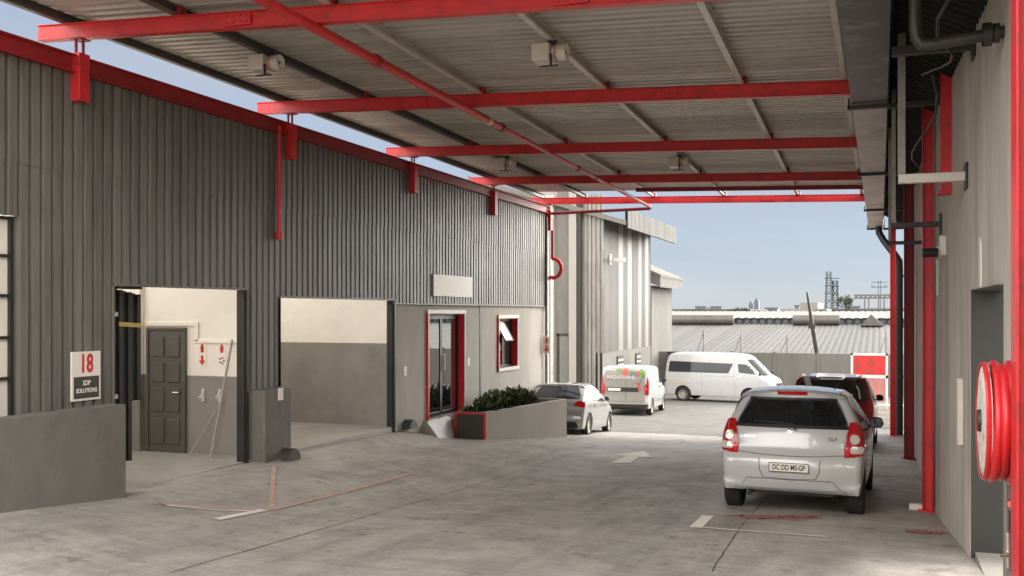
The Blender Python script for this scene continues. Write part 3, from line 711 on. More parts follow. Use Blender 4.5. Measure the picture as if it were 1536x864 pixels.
# ------------------------------------------------------------------ floodlights under purlins
def flood(x, y, label):
    z = beam_z(x, y) + .165
    t = thing('floodlight', label, 'floodlight', (x, y, z), group='floodlights under the canopy')
    b = MB().box(x - .19, x + .0, y - .12, y + .12, z - .22, z - .04)
    b.build('housing', M['off_white'], t, bevel=.012)
    MB().lathe([(0, .02), (0, .07), (.03, .085), (.15, .09), (.155, .085), (.14, .02)], (x + .01, y, z - .13), 'X', 20).build('lamp_head', M['off_white'], t)
    MB().lathe([(.035, .084), (.035, .090), (.055, .091), (.055, .084)], (x + .01, y, z - .13), 'X', 20).build('red_band', M['pink'], t)
    MB().box(x - .05, x + .05, y - .02, y + .02, z - .05, z).build('hanger', M['dark_steel'], t)
    MB().bar((x + .02, y - .10, z - .16), (x + .02, y - .10, z - .29), .02, .02).bar((x - .1, y - .10, z - .285), (x + .1, y - .10, z - .285), .03, .012).build('bracket', M['dark_steel'], t)
flood(-6.55, 9.75, 'white floodlight box under the nearest roof bay beside the workshop wall')
flood(-3.2, 9.9, 'white floodlight box in the middle of the nearest roof bay')
flood(-6.55, 17.5, 'small floodlight under the far roof bays beside the workshop wall')
flood(-3.35, 17.75, 'small floodlight under the far roof bays nearer the black gutter')

# ------------------------------------------------------------------ red sprinkler pipes
pp = thing('sprinkler_pipe', 'long red pipe slung under the canopy beams', 'pipe', (-5.1, 8, 4.68))
a = Vector((-4.98, 6.3, 4.70)); b = Vector((-5.24, 24.0, 4.555))
k = a.lerp(b, .40)
MB().tube([a, k], .05, 14).build('main_run', M['red'], pp)
MB().tube([k, b], .036, 14).build('thin_run', M['red'], pp)
for t in (.18, .37, .40, .63, .70):
    c = a.lerp(b, t); d = (b - a).normalized()
    MB().tube([c - d * .05, c + d * .05], .064 if t < .41 else .05, 14).build('coupling', M['red_dull'] if t != .37 else M['purlin'], pp)
MB().tube([b, b + Vector((-.03, .06, -.03)), b + Vector((-2.6, .22, -.05)), (-7.86, 24.32, 4.42), (-7.86, 24.34, 4.3), (-7.86, 24.34, 3.35)], .04, 12).build('cross_run', M['red_dull'], pp)
hk = [(-7.86, 24.34, 3.37)] + [(-7.86 + .24 * math.sin(t), 24.34, 3.12 + .25 * math.cos(t) + (.0)) for t in [k * math.pi / 8 for k in range(0, 9)]]
hp = single(MB().tube(hk[1:], .055, 10).tube([(-7.86, 24.34, 2.9), (-7.98, 24.34, 2.86)], .055, 10), 'hose_bracket', M['red'], 'red hooped hose bracket at the far corner of the workshop', 'bracket', (-7.86, 24.34, 2.87))
dp = single(MB().tube([(-7.90, 12.02, 4.6), (-7.90, 12.02, 3.05)], .032, 10).tube([(-7.90, 12.02, 3.12), (-7.90, 12.02, 3.02)], .05, 10).tube([(-7.90, 12.02, 3.06), (-7.99, 12.02, 3.06)], .03, 8),
            'drop_pipe', M['red'], 'thin red drop pipe on the cladding above the masonry pillar', 'pipe', (-7.9, 12.02, 3.02))

# ------------------------------------------------------------------ right building
rb = thing('right_building', 'weathered grey plastered building along the right with a doorway', 'building', (wallx(8), 8, 0))
def rwall(y0, y1, z0, z1, t=.26):
    a, b = wallx(y0), wallx(y1)
    return [(a, y0, z0), (a + t, y0, z0), (b + t, y1, z0), (b, y1, z0), (a, y0, z1), (a + t, y0, z1), (b + t, y1, z1), (b, y1, z1)], [(0, 3, 2, 1), (4, 5, 6, 7), (0, 1, 5, 4), (1, 2, 6, 5), (2, 3, 7, 6), (3, 0, 4, 7)]
mb = MB()
for s in ((-1, 7.93, -1, 4.9), (7.93, 9.86, 2.2, 4.9), (9.86, 13.4, -1, 4.9), (13.4, 30.6, -2, 4.9)): mb.add(*rwall(*s))
mb.build('plaster_wall', M['plaster_right'], rb)
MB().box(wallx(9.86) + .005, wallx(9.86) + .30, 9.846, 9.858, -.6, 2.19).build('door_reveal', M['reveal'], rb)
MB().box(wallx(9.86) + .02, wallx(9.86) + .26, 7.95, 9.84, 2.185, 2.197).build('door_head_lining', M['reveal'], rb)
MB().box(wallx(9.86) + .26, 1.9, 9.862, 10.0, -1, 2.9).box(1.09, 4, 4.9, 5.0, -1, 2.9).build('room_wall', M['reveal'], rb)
MB().box(.80, 4, 5.0, 9.86, -1, G(.8, 9) + .0).build('room_floor', M['floor'], rb)
MB().box(.9, 8, 30.45, 30.6, -2, 4.9).box(.6, 1.5, -1.1, 30.6, 4.9, 5.0).build('roof_slab', M['plaster_dark'], rb)
# dark sheet soffit from the gutter to the wall
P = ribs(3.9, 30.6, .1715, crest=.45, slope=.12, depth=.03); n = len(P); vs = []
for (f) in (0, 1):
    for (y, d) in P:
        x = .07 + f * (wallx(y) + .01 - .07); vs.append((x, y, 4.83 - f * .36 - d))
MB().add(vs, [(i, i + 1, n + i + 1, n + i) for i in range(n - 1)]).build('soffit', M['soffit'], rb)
# raised rib, white trims, small fixings on the wall
x = wallx(10.4)
MB().box(x - .055, x - .001, 10.33, 10.50, .74, 1.37).build('meter_box', M['off_white'], rb, bevel=.006)
MB().box(wallx(13.0) - .02, wallx(13.0) + .002, 12.9, 13.02, 2.2, 2.62).build('plaster_patch', M['off_white'], rb)
mb = MB(); x = wallx(9.12)
pts = [(9.03, 2.21), (9.08, 2.24), (9.12, 2.20), (9.19, 2.22), (9.215, 2.60), (9.13, 2.62), (9.05, 2.58)]
mb.prism([(0, 0)] * 0 or pts, 'X', x - .012, x - .001).build('paper_notice', M['white_paint'], rb)

# ------------------------------------------------------------------ box gutter
gt = thing('box_gutter', 'big galvanised box gutter along the right edge of the canopy', 'gutter', (-.1, 12, 4.4))
prof = [(-.33, 4.78), (-.31, 4.42), (.08, 4.42), (.12, 4.80), (.105, 4.80), (.065, 4.435), (-.295, 4.435), (-.315, 4.78)]
for (a, b) in ((3.5, 6.4), (6.41, 12.3), (12.31, 18.4), (18.41, 24.9), (24.91, 30.8)):
    MB().prism(prof, 'Y', a, b).build('trough', M['gutter_shaded' if b < 13 else 'gutter'], gt)
MB().box(-.335, .125, 30.8, 30.82, 4.40, 4.81).build('stop_end', M['dark_steel'], gt)
for y in (6.3, 12.4, 18.5, 25, 30.7):
    MB().bar((-.36, y, 4.395), (.14, y, 4.395), .09, .045, (0, 0, 1)).bar((-.345, y, 4.37), (-.345, y, 4.50), .09, .02, (1, 0, 0)).bar((.10, y, 4.39), (wallx(y) + .01, y, 4.40), .06, .06).build('gutter_bracket', M['dark_steel'], gt, bevel=.004)
dn = MB().tube([(-.02, 30.2, 4.43), (-.02, 30.2, 4.25), (.10, 30.1, 4.02), (.40, 29.9, 3.58), (.50, 29.9, 3.42), (.505, 29.9, 3.2), (.505, 29.9, G(.5, 29.9) - .02)], .10, 14)
dn.build('downpipe', M['black'], gt)
for z in (3.0, 1.6, .2): MB().lathe([(-.03, .115), (.03, .115)], (.505, 29.9, z), 'Z', 14).build('pipe_clip', M['dark_steel'], gt)

# steel outrigger arms on the right wall, each with its own drop strap
def arm(y, z, xl, label, m, dia=.10, ztop=4.62, sq=True, group='outrigger arms on the right wall'):
    xw = wallx(y)
    t = thing('outrigger_arm', label, 'bracket', (xw, y, z), group=group)
    mb = MB().bar((xl, y, z), (xw + .005, y, z), dia, dia); mb.build('arm', m, t, bevel=.006)
    MB().box(xw - .02, xw, y - .11, y + .11, z - .12, z + .12).build('wall_plate', M['dark_steel'], t, bevel=.003)
    if ztop: MB().bar((xl + .03, y, z + dia / 2), (xl + .03, y, ztop), dia * .8, dia * .5, (0, 1, 0)).build('drop_strap', M['grey_steel'], t)
t = thing('steam_pipe', 'blackened round pipe elbow high above the doorway and red hose reel', 'pipe', (.8, 7.9, 3.95))
MB().tube([(.245, 7.9, 4.75), (.245, 7.9, 4.08), (.255, 7.9, 4.0), (.29, 7.9, 3.955), (.36, 7.9, 3.95), (1.15, 7.9, 4.03)], .045, 14).build('pipe_run', M['pipe_dark'], t)
MB().lathe([(-.03, .085), (.03, .085)], (.72, 7.9, 3.987), 'X', 16).lathe([(-.02, .07), (.02, .07)], (.78, 7.9, 3.993), 'X', 16).build('flange', M['dark_steel'], t)
arm(10.1, 3.25, .16, 'pale square outrigger arm above the doorway with a long strap', M['purlin'], .085)
arm(12.6, 3.02, .12, 'dark outrigger arm just above the white camera on the right wall', M['dark_steel'], .06)
arm(15.2, 2.98, .10, 'thin dark outrigger arm between the red columns', M['dark_steel'], .05)
arm(9.55, 4.32, .10, 'rusty dark outrigger beam under the soffit by the red stub', M['dark_steel'], .08, None)
# cables sagging under the soffit
for i, (y0, y1, s, lab) in enumerate(((6, 11, .25, 'black cable sagging under the soffit nearest the doorway'), (11, 19, .3, 'black cable drooping under the soffit behind the red stub'))):
    pts = [(.5 + .1 * math.sin(k * .9), y0 + (y1 - y0) * k / 12, 4.42 - s * math.sin(math.pi * k / 12)) for k in range(13)]
    single(MB().tube(pts, .014, 7), 'cable', M['black'], lab, 'cable', pts[0])

# hose reel
hr = thing('hose_reel', 'fire hose reel with coiled red hose beside the near red column', 'hose reel', (.50, 5.2, 1.46))
c = (.012, 5.2, 1.487)
mb = MB()
mb.lathe([(.435, .02), (.432, .18), (.44, .255), (.452, .275), (.462, .275), (.462, .02)], c, 'X', 40)
disc = mb.build('side_disc', M['reel_disc'], hr)
MB().lathe([(.438, .262), (.434, .274), (.444, .281), (.456, .279), (.460, .268)], c, 'X', 40).build('disc_rim', M['red_gloss'], hr)
MB().lathe([(.42, .005), (.42, .05), (.435, .055)], c, 'X', 18).build('hub', M['dark_steel'], hr)
coil = MB()
for k in range(4):
    x = .497 + k * .033
    pts = [(x + .020 * math.sin(a + k) * .4 + .004 * k, 5.2 + (.262 + .012 * math.sin(2 * a + k * 1.7)) * math.cos(a), 1.487 + (.262 + .012 * math.sin(2 * a + k * 1.7) + (.015 if math.sin(a) < 0 else 0) * k * .4) * math.sin(a)) for a in [2 * math.pi * j / 40 for j in range(41)]]
    coil.tube(pts, .0225, 12)
coil.tube([(.60, 5.25, 1.19), (.57, 5.1, 1.10), (.55, 4.97, 1.14)], .016, 8)
coil.build('coiled_hose', M['red_gloss'], hr)
MB().lathe([(.46, .22), (.60, .22)], c, 'X', 32).build('drum', M['red_dull'], hr)
MB().tube([(.59, 5.2, 1.46), (.62, 5.05, 1.46), (.66, 4.93, 1.46)], .03, 10).box(.56, .62, 5.10, 5.16, .98, 1.13).tube([(.60, 5.13, 1.10), (.60, 5.13, 1.20)], .022, 8).build('valve', M['dark_steel'], hr)
# gate leaf with bolt at the near jamb
gl = thing('gate_post', 'slim grey gate post with a bolt under the hose reel', 'post', (.66, 5.6, 0))
MB().box(.585, .66, 5.55, 5.62, -.1, 1.18).build('post', M['grey_steel'], gl, bevel=.006)
MB().tube([(.60, 5.54, .72), (.60, 5.54, .90)], .01, 8).tube([(.60, 5.54, .80), (.60, 5.50, .79), (.56, 5.50, .79)], .009, 8).build('bolt', M['chrome'], gl)

# CCTV camera
x = wallx(11.97)
cc = thing('security_camera', 'small white security camera with black lens hood on the right wall', 'camera', (x, 11.97, 2.7))
MB().box(x - .07, x, 11.92, 12.06, 2.62, 2.84).build('mount', M['white_paint'], cc, bevel=.01)
MB().tube([(x - .06, 11.95, 2.72), (x - .12, 11.92, 2.68), (x - .18, 11.88, 2.67)], .018, 8).build('arm', M['white_paint'], cc)
MB().lathe([(-.05, .02), (-.05, .05), (.10, .05), (.11, .045), (.11, .01)], (x - .20, 11.86, 2.65), 'X', 18).build('lens_hood', M['black'], cc)
single(MB().box(.34, .50, 13.4, 13.52, G(.4, 13.4) - .02, G(.4, 13.4) + .07), 'wheel_stop', M['white_wall'], 'pale concrete block at the foot of the middle red column', 'wheel stop', (.4, 13.4, G(.4, 13.4)), bevel=.01)
single(MB().tube([(.44, 19.2, G(.44, 19.2) - .03), (.44, 19.2, -1.75 + .62), (.50, 19.2, -1.75 + .66), (.60, 19.2, -1.75 + .66)], .03, 8), 'stub_pipe', M['grey_steel'], 'grey bent pipe standing by the wall between the far red columns', 'pipe', (.44, 19.2, G(.44, 19.2)))

# ------------------------------------------------------------------ signs and small wall things on the left
sg = thing('unit_sign', 'white board numbered 18 over a dark panel on the cladding', 'sign', (-7.94, 8.42, 1.05))
MB().box(-7.945, -7.922, 8.215, 8.625, 1.06, 1.58).build('board', M['white_paint'], sg, bevel=.003)
MB().box(-7.923, -7.9195, 8.24, 8.60, 1.085, 1.315).build('dark_panel', M['sign_dark'], sg)
def wtext(s, y, z, size, m, par, x=-7.921, **k):
    return text(s, size, m, par, frame_mtx((x - origin(par).x, y - origin(par).y, z - origin(par).z), (0, 1, 0), (0, 0, 1)), **k)
wtext('18', 8.42, 1.445, .27, M['sign_red'], sg, bold=.008, xs=.72)
wtext('SDP', 8.42, 1.245, .075, M['white_paint'], sg, x=-7.9185, bold=.001, xs=.85)
wtext('SOLUTIONS', 8.42, 1.165, .066, M['white_paint'], sg, x=-7.9185, bold=.001, xs=.84)
bs = single(MB().box(-7.945, -7.92, 17.24, 19.14, 2.30, 2.72), 'blank_sign', M['white_paint'], 'long blank white sign board on the cladding above the glass door', 'sign', (-7.95, 18.2, 2.3), bevel=.004)
for (x, y, z, lab) in ((-7.75, 11.82, .87, 'small white plate on the stubby pillar'), (-8.0, 16.17, .94, 'small white plate on plaster left of the glass door'), (-8.0, 19.12, .97, 'small white plate on plaster right of the glass door')):
    single(MB().box(x, x + .012, y - .06, y + .06, z - .085, z + .085), 'wall_plate', M['white_paint'], lab, 'plate', (x, y, z), 'small white wall plates', bevel=.003)
def hydrant_sign(c, xd, lab, arrow=True, s=1.0):
    xd = Vector(xd); up = Vector((0, 0, 1)); nrm = xd.cross(up); c = Vector(c)
    t = thing('fire_sign', lab, 'sign', c, group='fire equipment signs')
    def plate(pts, off, th, name, m):
        mb = MB(); A = [c + xd * u * s + up * v * s + nrm * off for u, v in pts]; B = [p + nrm * th for p in A]; n = len(A)
        mb.add(A + B, [tuple(range(n))[::-1], tuple(range(n, 2 * n))] + [(i, (i + 1) % n, (i + 1) % n + n, i + n) for i in range(n)]); mb.build(name, m, t)
    plate([(-.07, -.17), (.07, -.17), (.07, .17), (-.07, .17)], .001, .006, 'board', M['white_paint'])
    plate([(-.022, .03), (.022, .03), (.03, .10), (.012, .15), (-.012, .15), (-.03, .10)], .008, .003, 'extinguisher_symbol', M['sign_red'])
    if arrow: plate([(0, -.15), (.055, -.08), (.02, -.085), (.02, -.01), (-.02, -.01), (-.02, -.085), (-.055, -.08)], .008, .003, 'arrow_symbol', M['sign_red'])
    else:
        for k in range(5):
            a = 2 * math.pi * k / 5; u, v = .035 * math.cos(a), -.08 + .04 * math.sin(a)
            plate([(u - .012, v - .012), (u + .012, v - .012), (u + .012, v + .012), (u - .012, v + .012)], .008, .003, 'dot_symbol', M['sign_dark'])
hydrant_sign((-8.96, 11.72, 1.40), (1, 0, 0), 'fire sign with a red arrow on the bay wall beside the washroom door', True)
hydrant_sign((-8.63, 11.72, 1.40), (1, 0, 0), 'fire sign with a ring of dots beside the one with an arrow', False)
hydrant_sign((-7.885, 23.95, 1.17), (1, 0, 0), 'fire arrow sign at the far end of the plaster front', True, 1.25)
# hooks below the signs
for xx, lab in ((-8.94, 'white extinguisher hook below the arrow sign'), (-8.66, 'white extinguisher hook below the sign with dots')):
    single(MB().tube([(xx, 11.70, .90), (xx, 11.66, .80), (xx, 11.64, .78), (xx, 11.62, .82)], .012, 8).box(xx - .02, xx + .02, 11.70, 11.719, .74, .92), 'wall_hook', M['off_white'], lab, 'hook', (xx, 11.7, .85), 'extinguisher hooks on the bay wall')
single(MB().tube([(-8.62, 11.45, 0), (-8.42, 11.66, 1.62)], .016, 8), 'leaning_pole', M['pole_grey'], 'white pole leaning against the bay wall', 'pole', (-8.62, 11.45, 0))
single(MB().tube([(-8.95, 11.4, 0), (-8.62, 11.68, .75)], .009, 8), 'leaning_rod', M['pole_grey'], 'thin pale rod leaning low on the bay wall behind the white pole', 'rod', (-8.95, 11.4, 0))
# folded slatted door leaf in bay 1
fd = thing('folding_door', 'dark slatted door leaf folded back in the nearest bay', 'door', (-8.3, 9.2, 0))
mb = MB()
for k in range(6):
    y = 9.24 + .075 * k; mb.box(-8.40 + .02 * (k % 2), -8.30 + .02 * (k % 2), y, y + .06, .95 if k > 3 else .25, 2.27 - .012 * k)
mb.box(-8.42, -8.28, 9.2, 9.7, 2.27, 2.33)
mb.build('slats', M['dark_steel'], fd, bevel=.004)
for z in (1.95, 1.0, .55): MB().box(-8.30, -8.26, 9.22, 9.27, z, z + .05).build('hinge', M['off_white'], fd)
MB().bar((-8.27, 9.30, 1.86), (-8.27, 9.66, 1.84), .012, .05).build('tape', M['yellow'], fd)
# ------------------------------------------------------------------ vehicles
def chaikin(P, it=2, closed=False):
    for _ in range(it):
        Q = [] if closed else [P[0]]
        rng_ = range(len(P)) if closed else range(len(P) - 1)
        for i in rng_:
            a = Vector(P[i]); b = Vector(P[(i + 1) % len(P)])
            Q += [a * .75 + b * .25, a * .25 + b * .75]
        if not closed: Q.append(P[-1])
        P = [tuple(q) for q in Q]
    return P
def round_poly(P, r):
    out = []; n = len(P)
    for i in range(n):
        a, b, c = Vector(P[i - 1]), Vector(P[i]), Vector(P[(i + 1) % n])
        k = min(r, (a - b).length * .4, (c - b).length * .4)
        p, q = b + (a - b).normalized() * k, b + (c - b).normalized() * k
        for t in (0, .33, .67, 1): out.append(tuple(p * (1 - t) ** 2 + b * 2 * t * (1 - t) + q * t * t))
    return out
class Car:
    """body skin from a side outline: nose to tail (y), with tumblehome, plan taper and rounded edges; forward is +y."""
    def __init__(s, top, W, belt, H, tumble, axles, wr, sill, crown=(.09, .2, .03), rtap=(.35, .05), ftap=(.75, .13), redge=.075, low=.035, zm=None, plan=None):
        s.W, s.belt, s.H, s.tumble, s.axles, s.wr, s.sill = W, belt, H, tumble, axles, wr, sill
        s.crown, s.rtap, s.ftap, s.redge, s.low = crown, rtap, ftap, redge, low
        up = chaikin([tuple(p) for p in top], 3)
        # drop near-duplicate points
        C = [up[0]]
        for p in up[1:]:
            if (Vector(p) - Vector(C[-1])).length > .03: C.append(p)
        s.L = max(p[0] for p in C); s.nup = len(C)
        ra = wr + .055
        bot = []
        for ya in sorted(axles, reverse=True):
            h = math.sqrt(max(1e-6, ra * ra - (sill - wr) ** 2)); a0 = math.atan2(sill - wr, h)
            for k in range(15):
                a = a0 + (math.pi - 2 * a0) * k / 14
                bot.append((ya + ra * math.cos(a), wr + ra * math.sin(a)))
        B = [C[-1]]
        for p in bot: B.append(p)
        s.C = C + bot
        # dense sill points between arches
        out = []
        n = len(s.C)
        for i in range(n):
            a = Vector(s.C[i]); b = Vector(s.C[(i + 1) % n]); out.append(tuple(a))
            d = (b - a).length
            if d > .12 and i >= s.nup - 1:
                m_ = int(d / .1)
                for k in range(1, m_): out.append(tuple(a.lerp(b, k / m_)))
        s.up_idx = s.nup; s.C = out; s.zm = zm or (wr * 2 + .17)
        s.mesh()
    def S(s, y, z):
        h = s.W / 2
        if z < .62: h -= s.low * ((.62 - z) / .4) ** 2
        t = z - s.belt
        if t > -.12: h -= s.tumble * (t + .12) ** 2 / .48 if t < .12 else s.tumble * t
        if y < s.rtap[0]: h *= 1 - s.rtap[1] * ((s.rtap[0] - y) / s.rtap[0]) ** 2
        if y > s.L - s.ftap[0]: h *= 1 - s.ftap[1] * ((y - s.L + s.ftap[0]) / s.ftap[0]) ** 2
        return max(h, .12)
    def mesh(s):
        C = [Vector(p) for p in s.C]; n = len(C)
        us = [-1, -.9, -.7, -.4, 0, .4, .7, .9, 1]; phis = [R(a) for a in (18, 36, 54, 72, 90)]; lps = [.06, .16, .32, .55, .85]
        rows = []
        for i in range(n):
            t = (C[(i + 1) % n] - C[i - 1]); 
            if i >= s.up_idx and i < n - 1 and (C[i + 1] - C[i]).length > 1e-6: t = (C[(i + 1) % n] - C[i - 1])
            t.normalize(); nr = Vector((t.y, -t.x))
            bottom = i >= s.up_idx or i == 0
            r = .018 if bottom else s.redge
            if i < 6 or s.up_idx - 7 < i < s.up_idx: r = min(r, .03 + .008 * min(i, s.up_idx - i) ** 1.2)
            c = 0 if bottom else s.crown[0] * max(0, nr.x) + s.crown[1] * max(0, -nr.x) + s.crown[2] * max(0, -nr.y)
            p0 = C[i]; Se = s.S(p0.x, p0.y)
            center = []
            for u in us:
                q = p0 + nr * c * u * u; center.append((u * (Se - r), q.x, q.y))
            pe = p0 + nr * c; side = []
            for ph in phis:
                q = pe + nr * r * (1 - math.cos(ph)); side.append((s.S(q.x, q.y) - r * (1 - math.sin(ph)), q.x, q.y))
            qi = pe + nr * r
            m_ = Vector((min(max(qi.x, .45), s.L - .6), s.zm))
            for l in lps:
                q = qi.lerp(m_, l); side.append((s.S(q.x, q.y), q.x, q.y))
            rows.append([(-x, y, z) for x, y, z in side[::-1]] + center + side)
        m = len(rows[0]); vs = [p for r_ in rows for p in r_]; fs = []
        for i in range(n):
            k = (i + 1) % n
            for j in range(m - 1): fs.append((i * m + j, i * m + j + 1, k * m + j + 1, k * m + j))
        fs.append(tuple(i * m for i in range(n))); fs.append(tuple(i * m + m - 1 for i in range(n))[::-1])
        s.v, s.f = vs, fs
        s.tree = BVHTree.FromPolygons([Vector(v) for v in vs], fs)
    def patch(s, name, m, par, poly, d, off=.004, th=.012, rnd=1, res=.07, mirror=False, bulge=0.0):
        """poly in a plane across direction d (u sideways, v up), laid on the body skin; a real raised piece."""
        d = Vector(d).normalized(); u = Vector((0, 0, 1)).cross(d).normalized(); up = Vector((0, 0, 1))
        if u.x < -1e-6 or (abs(u.x) < 1e-6 and u.y < 0): u = -u
        P = chaikin(poly, 2, True) if rnd == 2 else round_poly(poly, .055) if rnd == 1 else [tuple(p) for p in poly]
        Q = []
        for i in range(len(P)):
            a = Vector(P[i]); b = Vector(P[(i + 1) % len(P)]); k = max(1, int((b - a).length / res))
            for j in range(k): Q.append(a.lerp(b, j / k))
        nb = len(Q); xs = [p.x for p in Q]; ys = [p.y for p in Q]; pts = list(Q)
        def inside(p):
            c = False
            for i in range(nb):
                a, b = Q[i], Q[i - 1]
                if (a.y > p.y) != (b.y > p.y) and p.x < (b.x - a.x) * (p.y - a.y) / (b.y - a.y) + a.x: c = not c
            return c
        gx_ = min(xs) + res * .5
        while gx_ < max(xs):
            gy_ = min(ys) + res * .5
            while gy_ < max(ys):
                p = Vector((gx_, gy_))
                if inside(p) and min((p - q).length for q in Q) > res * .4: pts.append(p)
                gy_ += res
            gx_ += res
        rv, re_, rf, _, _, _ = geometry.delaunay_2d_cdt(pts, [(i, (i + 1) % nb) for i in range(nb)], [tuple(range(nb))], 2, 1e-5)
        top, bot, ok = [], [], True
        cx = sum(xs) / nb; cy = sum(ys) / nb; rr = max(max(abs(x - cx) for x in xs), 1e-3)
        for p in rv:
            o = -d * 6 + u * p.x + up * p.y
            # keep the ray through the car's middle for side views
            if abs(d.x) > .9: pass
            else: o = o + Vector((0, 1.0, 0)) * 0
            hit = s.tree.ray_cast(o + Vector((0, 0, 0)), d)
            if hit[0] is None: hit = s.tree.find_nearest(o + d * 5)
            h, nn = hit[0], hit[1]
            if nn.dot(d) > 0: nn = -nn
            bl = bulge * max(0, 1 - ((p.x - cx) / rr) ** 2)
            top.append(h + nn * (off + bl)); bot.append(h - nn * th)
        k = len(top); fs = [tuple(f) for f in rf] + [tuple(i + k for i in f)[::-1] for f in rf]
        from collections import Counter
        cnt = Counter()
        for f in rf:
            for a, b in zip(f, list(f[1:]) + [f[0]]): cnt[tuple(sorted((a, b)))] += 1
        for (a, b), c in cnt.items():
            if c == 1: fs.append((a, b, b + k, a + k))
        V = top + bot
        mb = MB().add(V, fs, True)
        o1 = mb.build(name, m, par, True, angle=45)
        if mirror:
            mb = MB().add([(-v[0], v[1], v[2]) for v in V], fs, True); mb.build(name, m, par, True, angle=45)
        return o1
def strip(P, w):
    """thin closed outline along an open line."""
    P = [Vector(p) for p in P]; A = []; B = []
    for i, p in enumerate(P):
        d = (P[min(i + 1, len(P) - 1)] - P[max(i - 1, 0)]).normalized(); nn = Vector((-d.y, d.x)) * w / 2
        A.append(tuple(p + nn)); B.append(tuple(p - nn))
    return A + B[::-1]
RT = (-1, 0, 0); RE = (0, 1, 0); FR = (0, -1, 0)
def wheels(car, root, width=.185, track=None, spokes=8, cap=None, rim=M['rim']):
    tr_ = track or (car.W / 2 - width / 2 - .012); r = car.wr; w2 = width / 2
    prof = [(-w2 * .75, r * .64), (-w2, r * .72), (-w2, r * .90), (-w2 * .8, r * .985), (-w2 * .45, r), (w2 * .45, r), (w2 * .8, r * .985), (w2, r * .90), (w2, r * .72), (w2 * .75, r * .64)]
    tm = MB().lathe(prof, (0, 0, 0), 'X', 36)
    rm = MB().lathe([(w2 * .72, r * .655), (w2 * .80, r * .63), (w2 * .55, r * .56), (-w2 * .7, r * .56), (-w2 * .7, r * .655)], (0, 0, 0), 'X', 36)
    rm.lathe([(w2 * .48, .001), (w2 * .62, r * .10), (w2 * .52, r * .17), (w2 * .35, r * .18)], (0, 0, 0), 'X', 20)
    for k in range(spokes):
        a = 2 * math.pi * k / spokes
        rm.bar((w2 * .45, r * .12 * math.cos(a), r * .12 * math.sin(a)), (w2 * .60, r * .60 * math.cos(a), r * .60 * math.sin(a)), r * (1.5 / spokes), .02, (1, 0, 0))
    bk = MB().lathe([(-w2 * .1, r * .58), (-w2 * .1, .01)], (0, 0, 0), 'X', 24)
    proto = None
    for ya in car.axles:
        for sx in (1, -1):
            if proto is None:
                wo = tm.build('wheel', M['rubber'], root, True); ro = rm.build('rim', rim, wo, True); bo = bk.build('brake_disc', M['dark_steel'], wo, True)
                proto = wo
            else: wo = copy_tree(proto, root)
            wo.location = (sx * tr_, ya, r); wo.rotation_euler = (0, 0, 0 if sx > 0 else math.pi)
    mb = MB().box(-car.W / 2 + .14 + width, car.W / 2 - .14 - width, .25, car.L - .3, car.sill - .03, car.sill + .36)
    for ya in car.axles: mb.tube([(-tr_, ya, r), (tr_, ya, r)], .05, 10)
    mb.tube([(-.45, .06, .24), (-.45, .7, .27)], .03, 10)
    mb.build('underbody', M['black'], root, True)
def mirror_part(car, root, y, z, m, sides=(1, -1)):
    for sx in sides:
        x = car.S(y, z)
        mb = MB(); pts = [(-.02, .06), (.05, .085), (.13, .075), (.16, .0), (.13, -.06), (.02, -.065)]
        a = [(sx * (x + .03 + u), y - .06, z + v) for u, v in pts]; b = [(sx * (x + .03 + u * .9), y + .07, z + v * .8) for u, v in pts]
        n = len(a); mb.add(a + b, [tuple(range(n)), tuple(range(n, 2 * n))[::-1]] + [(i, (i + 1) % n, (i + 1) % n + n, i + n) for i in range(n)])
        mb.bar((sx * (x - .03), y, z - .04), (sx * (x + .06), y, z - .03), .05, .03)
        o = mb.build('mirror', m, root, True, bevel=.018)
        MB().box(sx * (x + .03), sx * (x + .16), y - .066, y - .061, z - .045, z + .06).build('mirror_glass', M['glass'], o, True)
def body_obj(car, root, m, cavity=None, holes=()):
    o = MB().add(car.v, car.f, True).build('body', m, root, True, angle=50)
    return o
def bool_cut(o, cutters):
    for c in cutters:
        md = o.modifiers.new('cut', 'BOOLEAN'); md.operation = 'DIFFERENCE'; md.object = c; md.solver = 'EXACT'
    bpy.context.view_layer.update()
    me = bpy.data.meshes.new_from_object(o.evaluated_get(bpy.context.evaluated_depsgraph_get()))
    o.modifiers.clear(); o.data = me
    for c in cutters: bpy.data.objects.remove(c)
def prism_between(poly, axis, a, b, name='cutter'):
    mb = MB().prism(poly, axis, a, b); return mb.build(name, M['trim'])
def plate(root, y, z, s, size=(.44, .105), tsize=.075, xs=.72, tilt=0.0):
    w_, h = size
    p = MB().box(-w_ / 2, w_ / 2, y - .012, y + .004, z - h / 2, z + h / 2).build('number_plate', M['plate'], root, True, bevel=.006)
    fr = MB()
    for a in ((-w_ / 2, -w_ / 2 + .007, -h / 2, h / 2), (w_ / 2 - .007, w_ / 2, -h / 2, h / 2), (-w_ / 2 + .007, w_ / 2 - .007, -h / 2, -h / 2 + .007), (-w_ / 2 + .007, w_ / 2 - .007, h / 2 - .007, h / 2)):
        fr.box(a[0], a[1], y - .0135, y - .011, z + a[2], z + a[3])
    fr.build('plate_frame', M['seam'], p, True)
    if s: text(s, tsize, M['seam'], p, frame_mtx((0, y - .0130, z - .002), (1, 0, 0), (0, 0, 1)), bold=.0015, xs=xs)
    return p

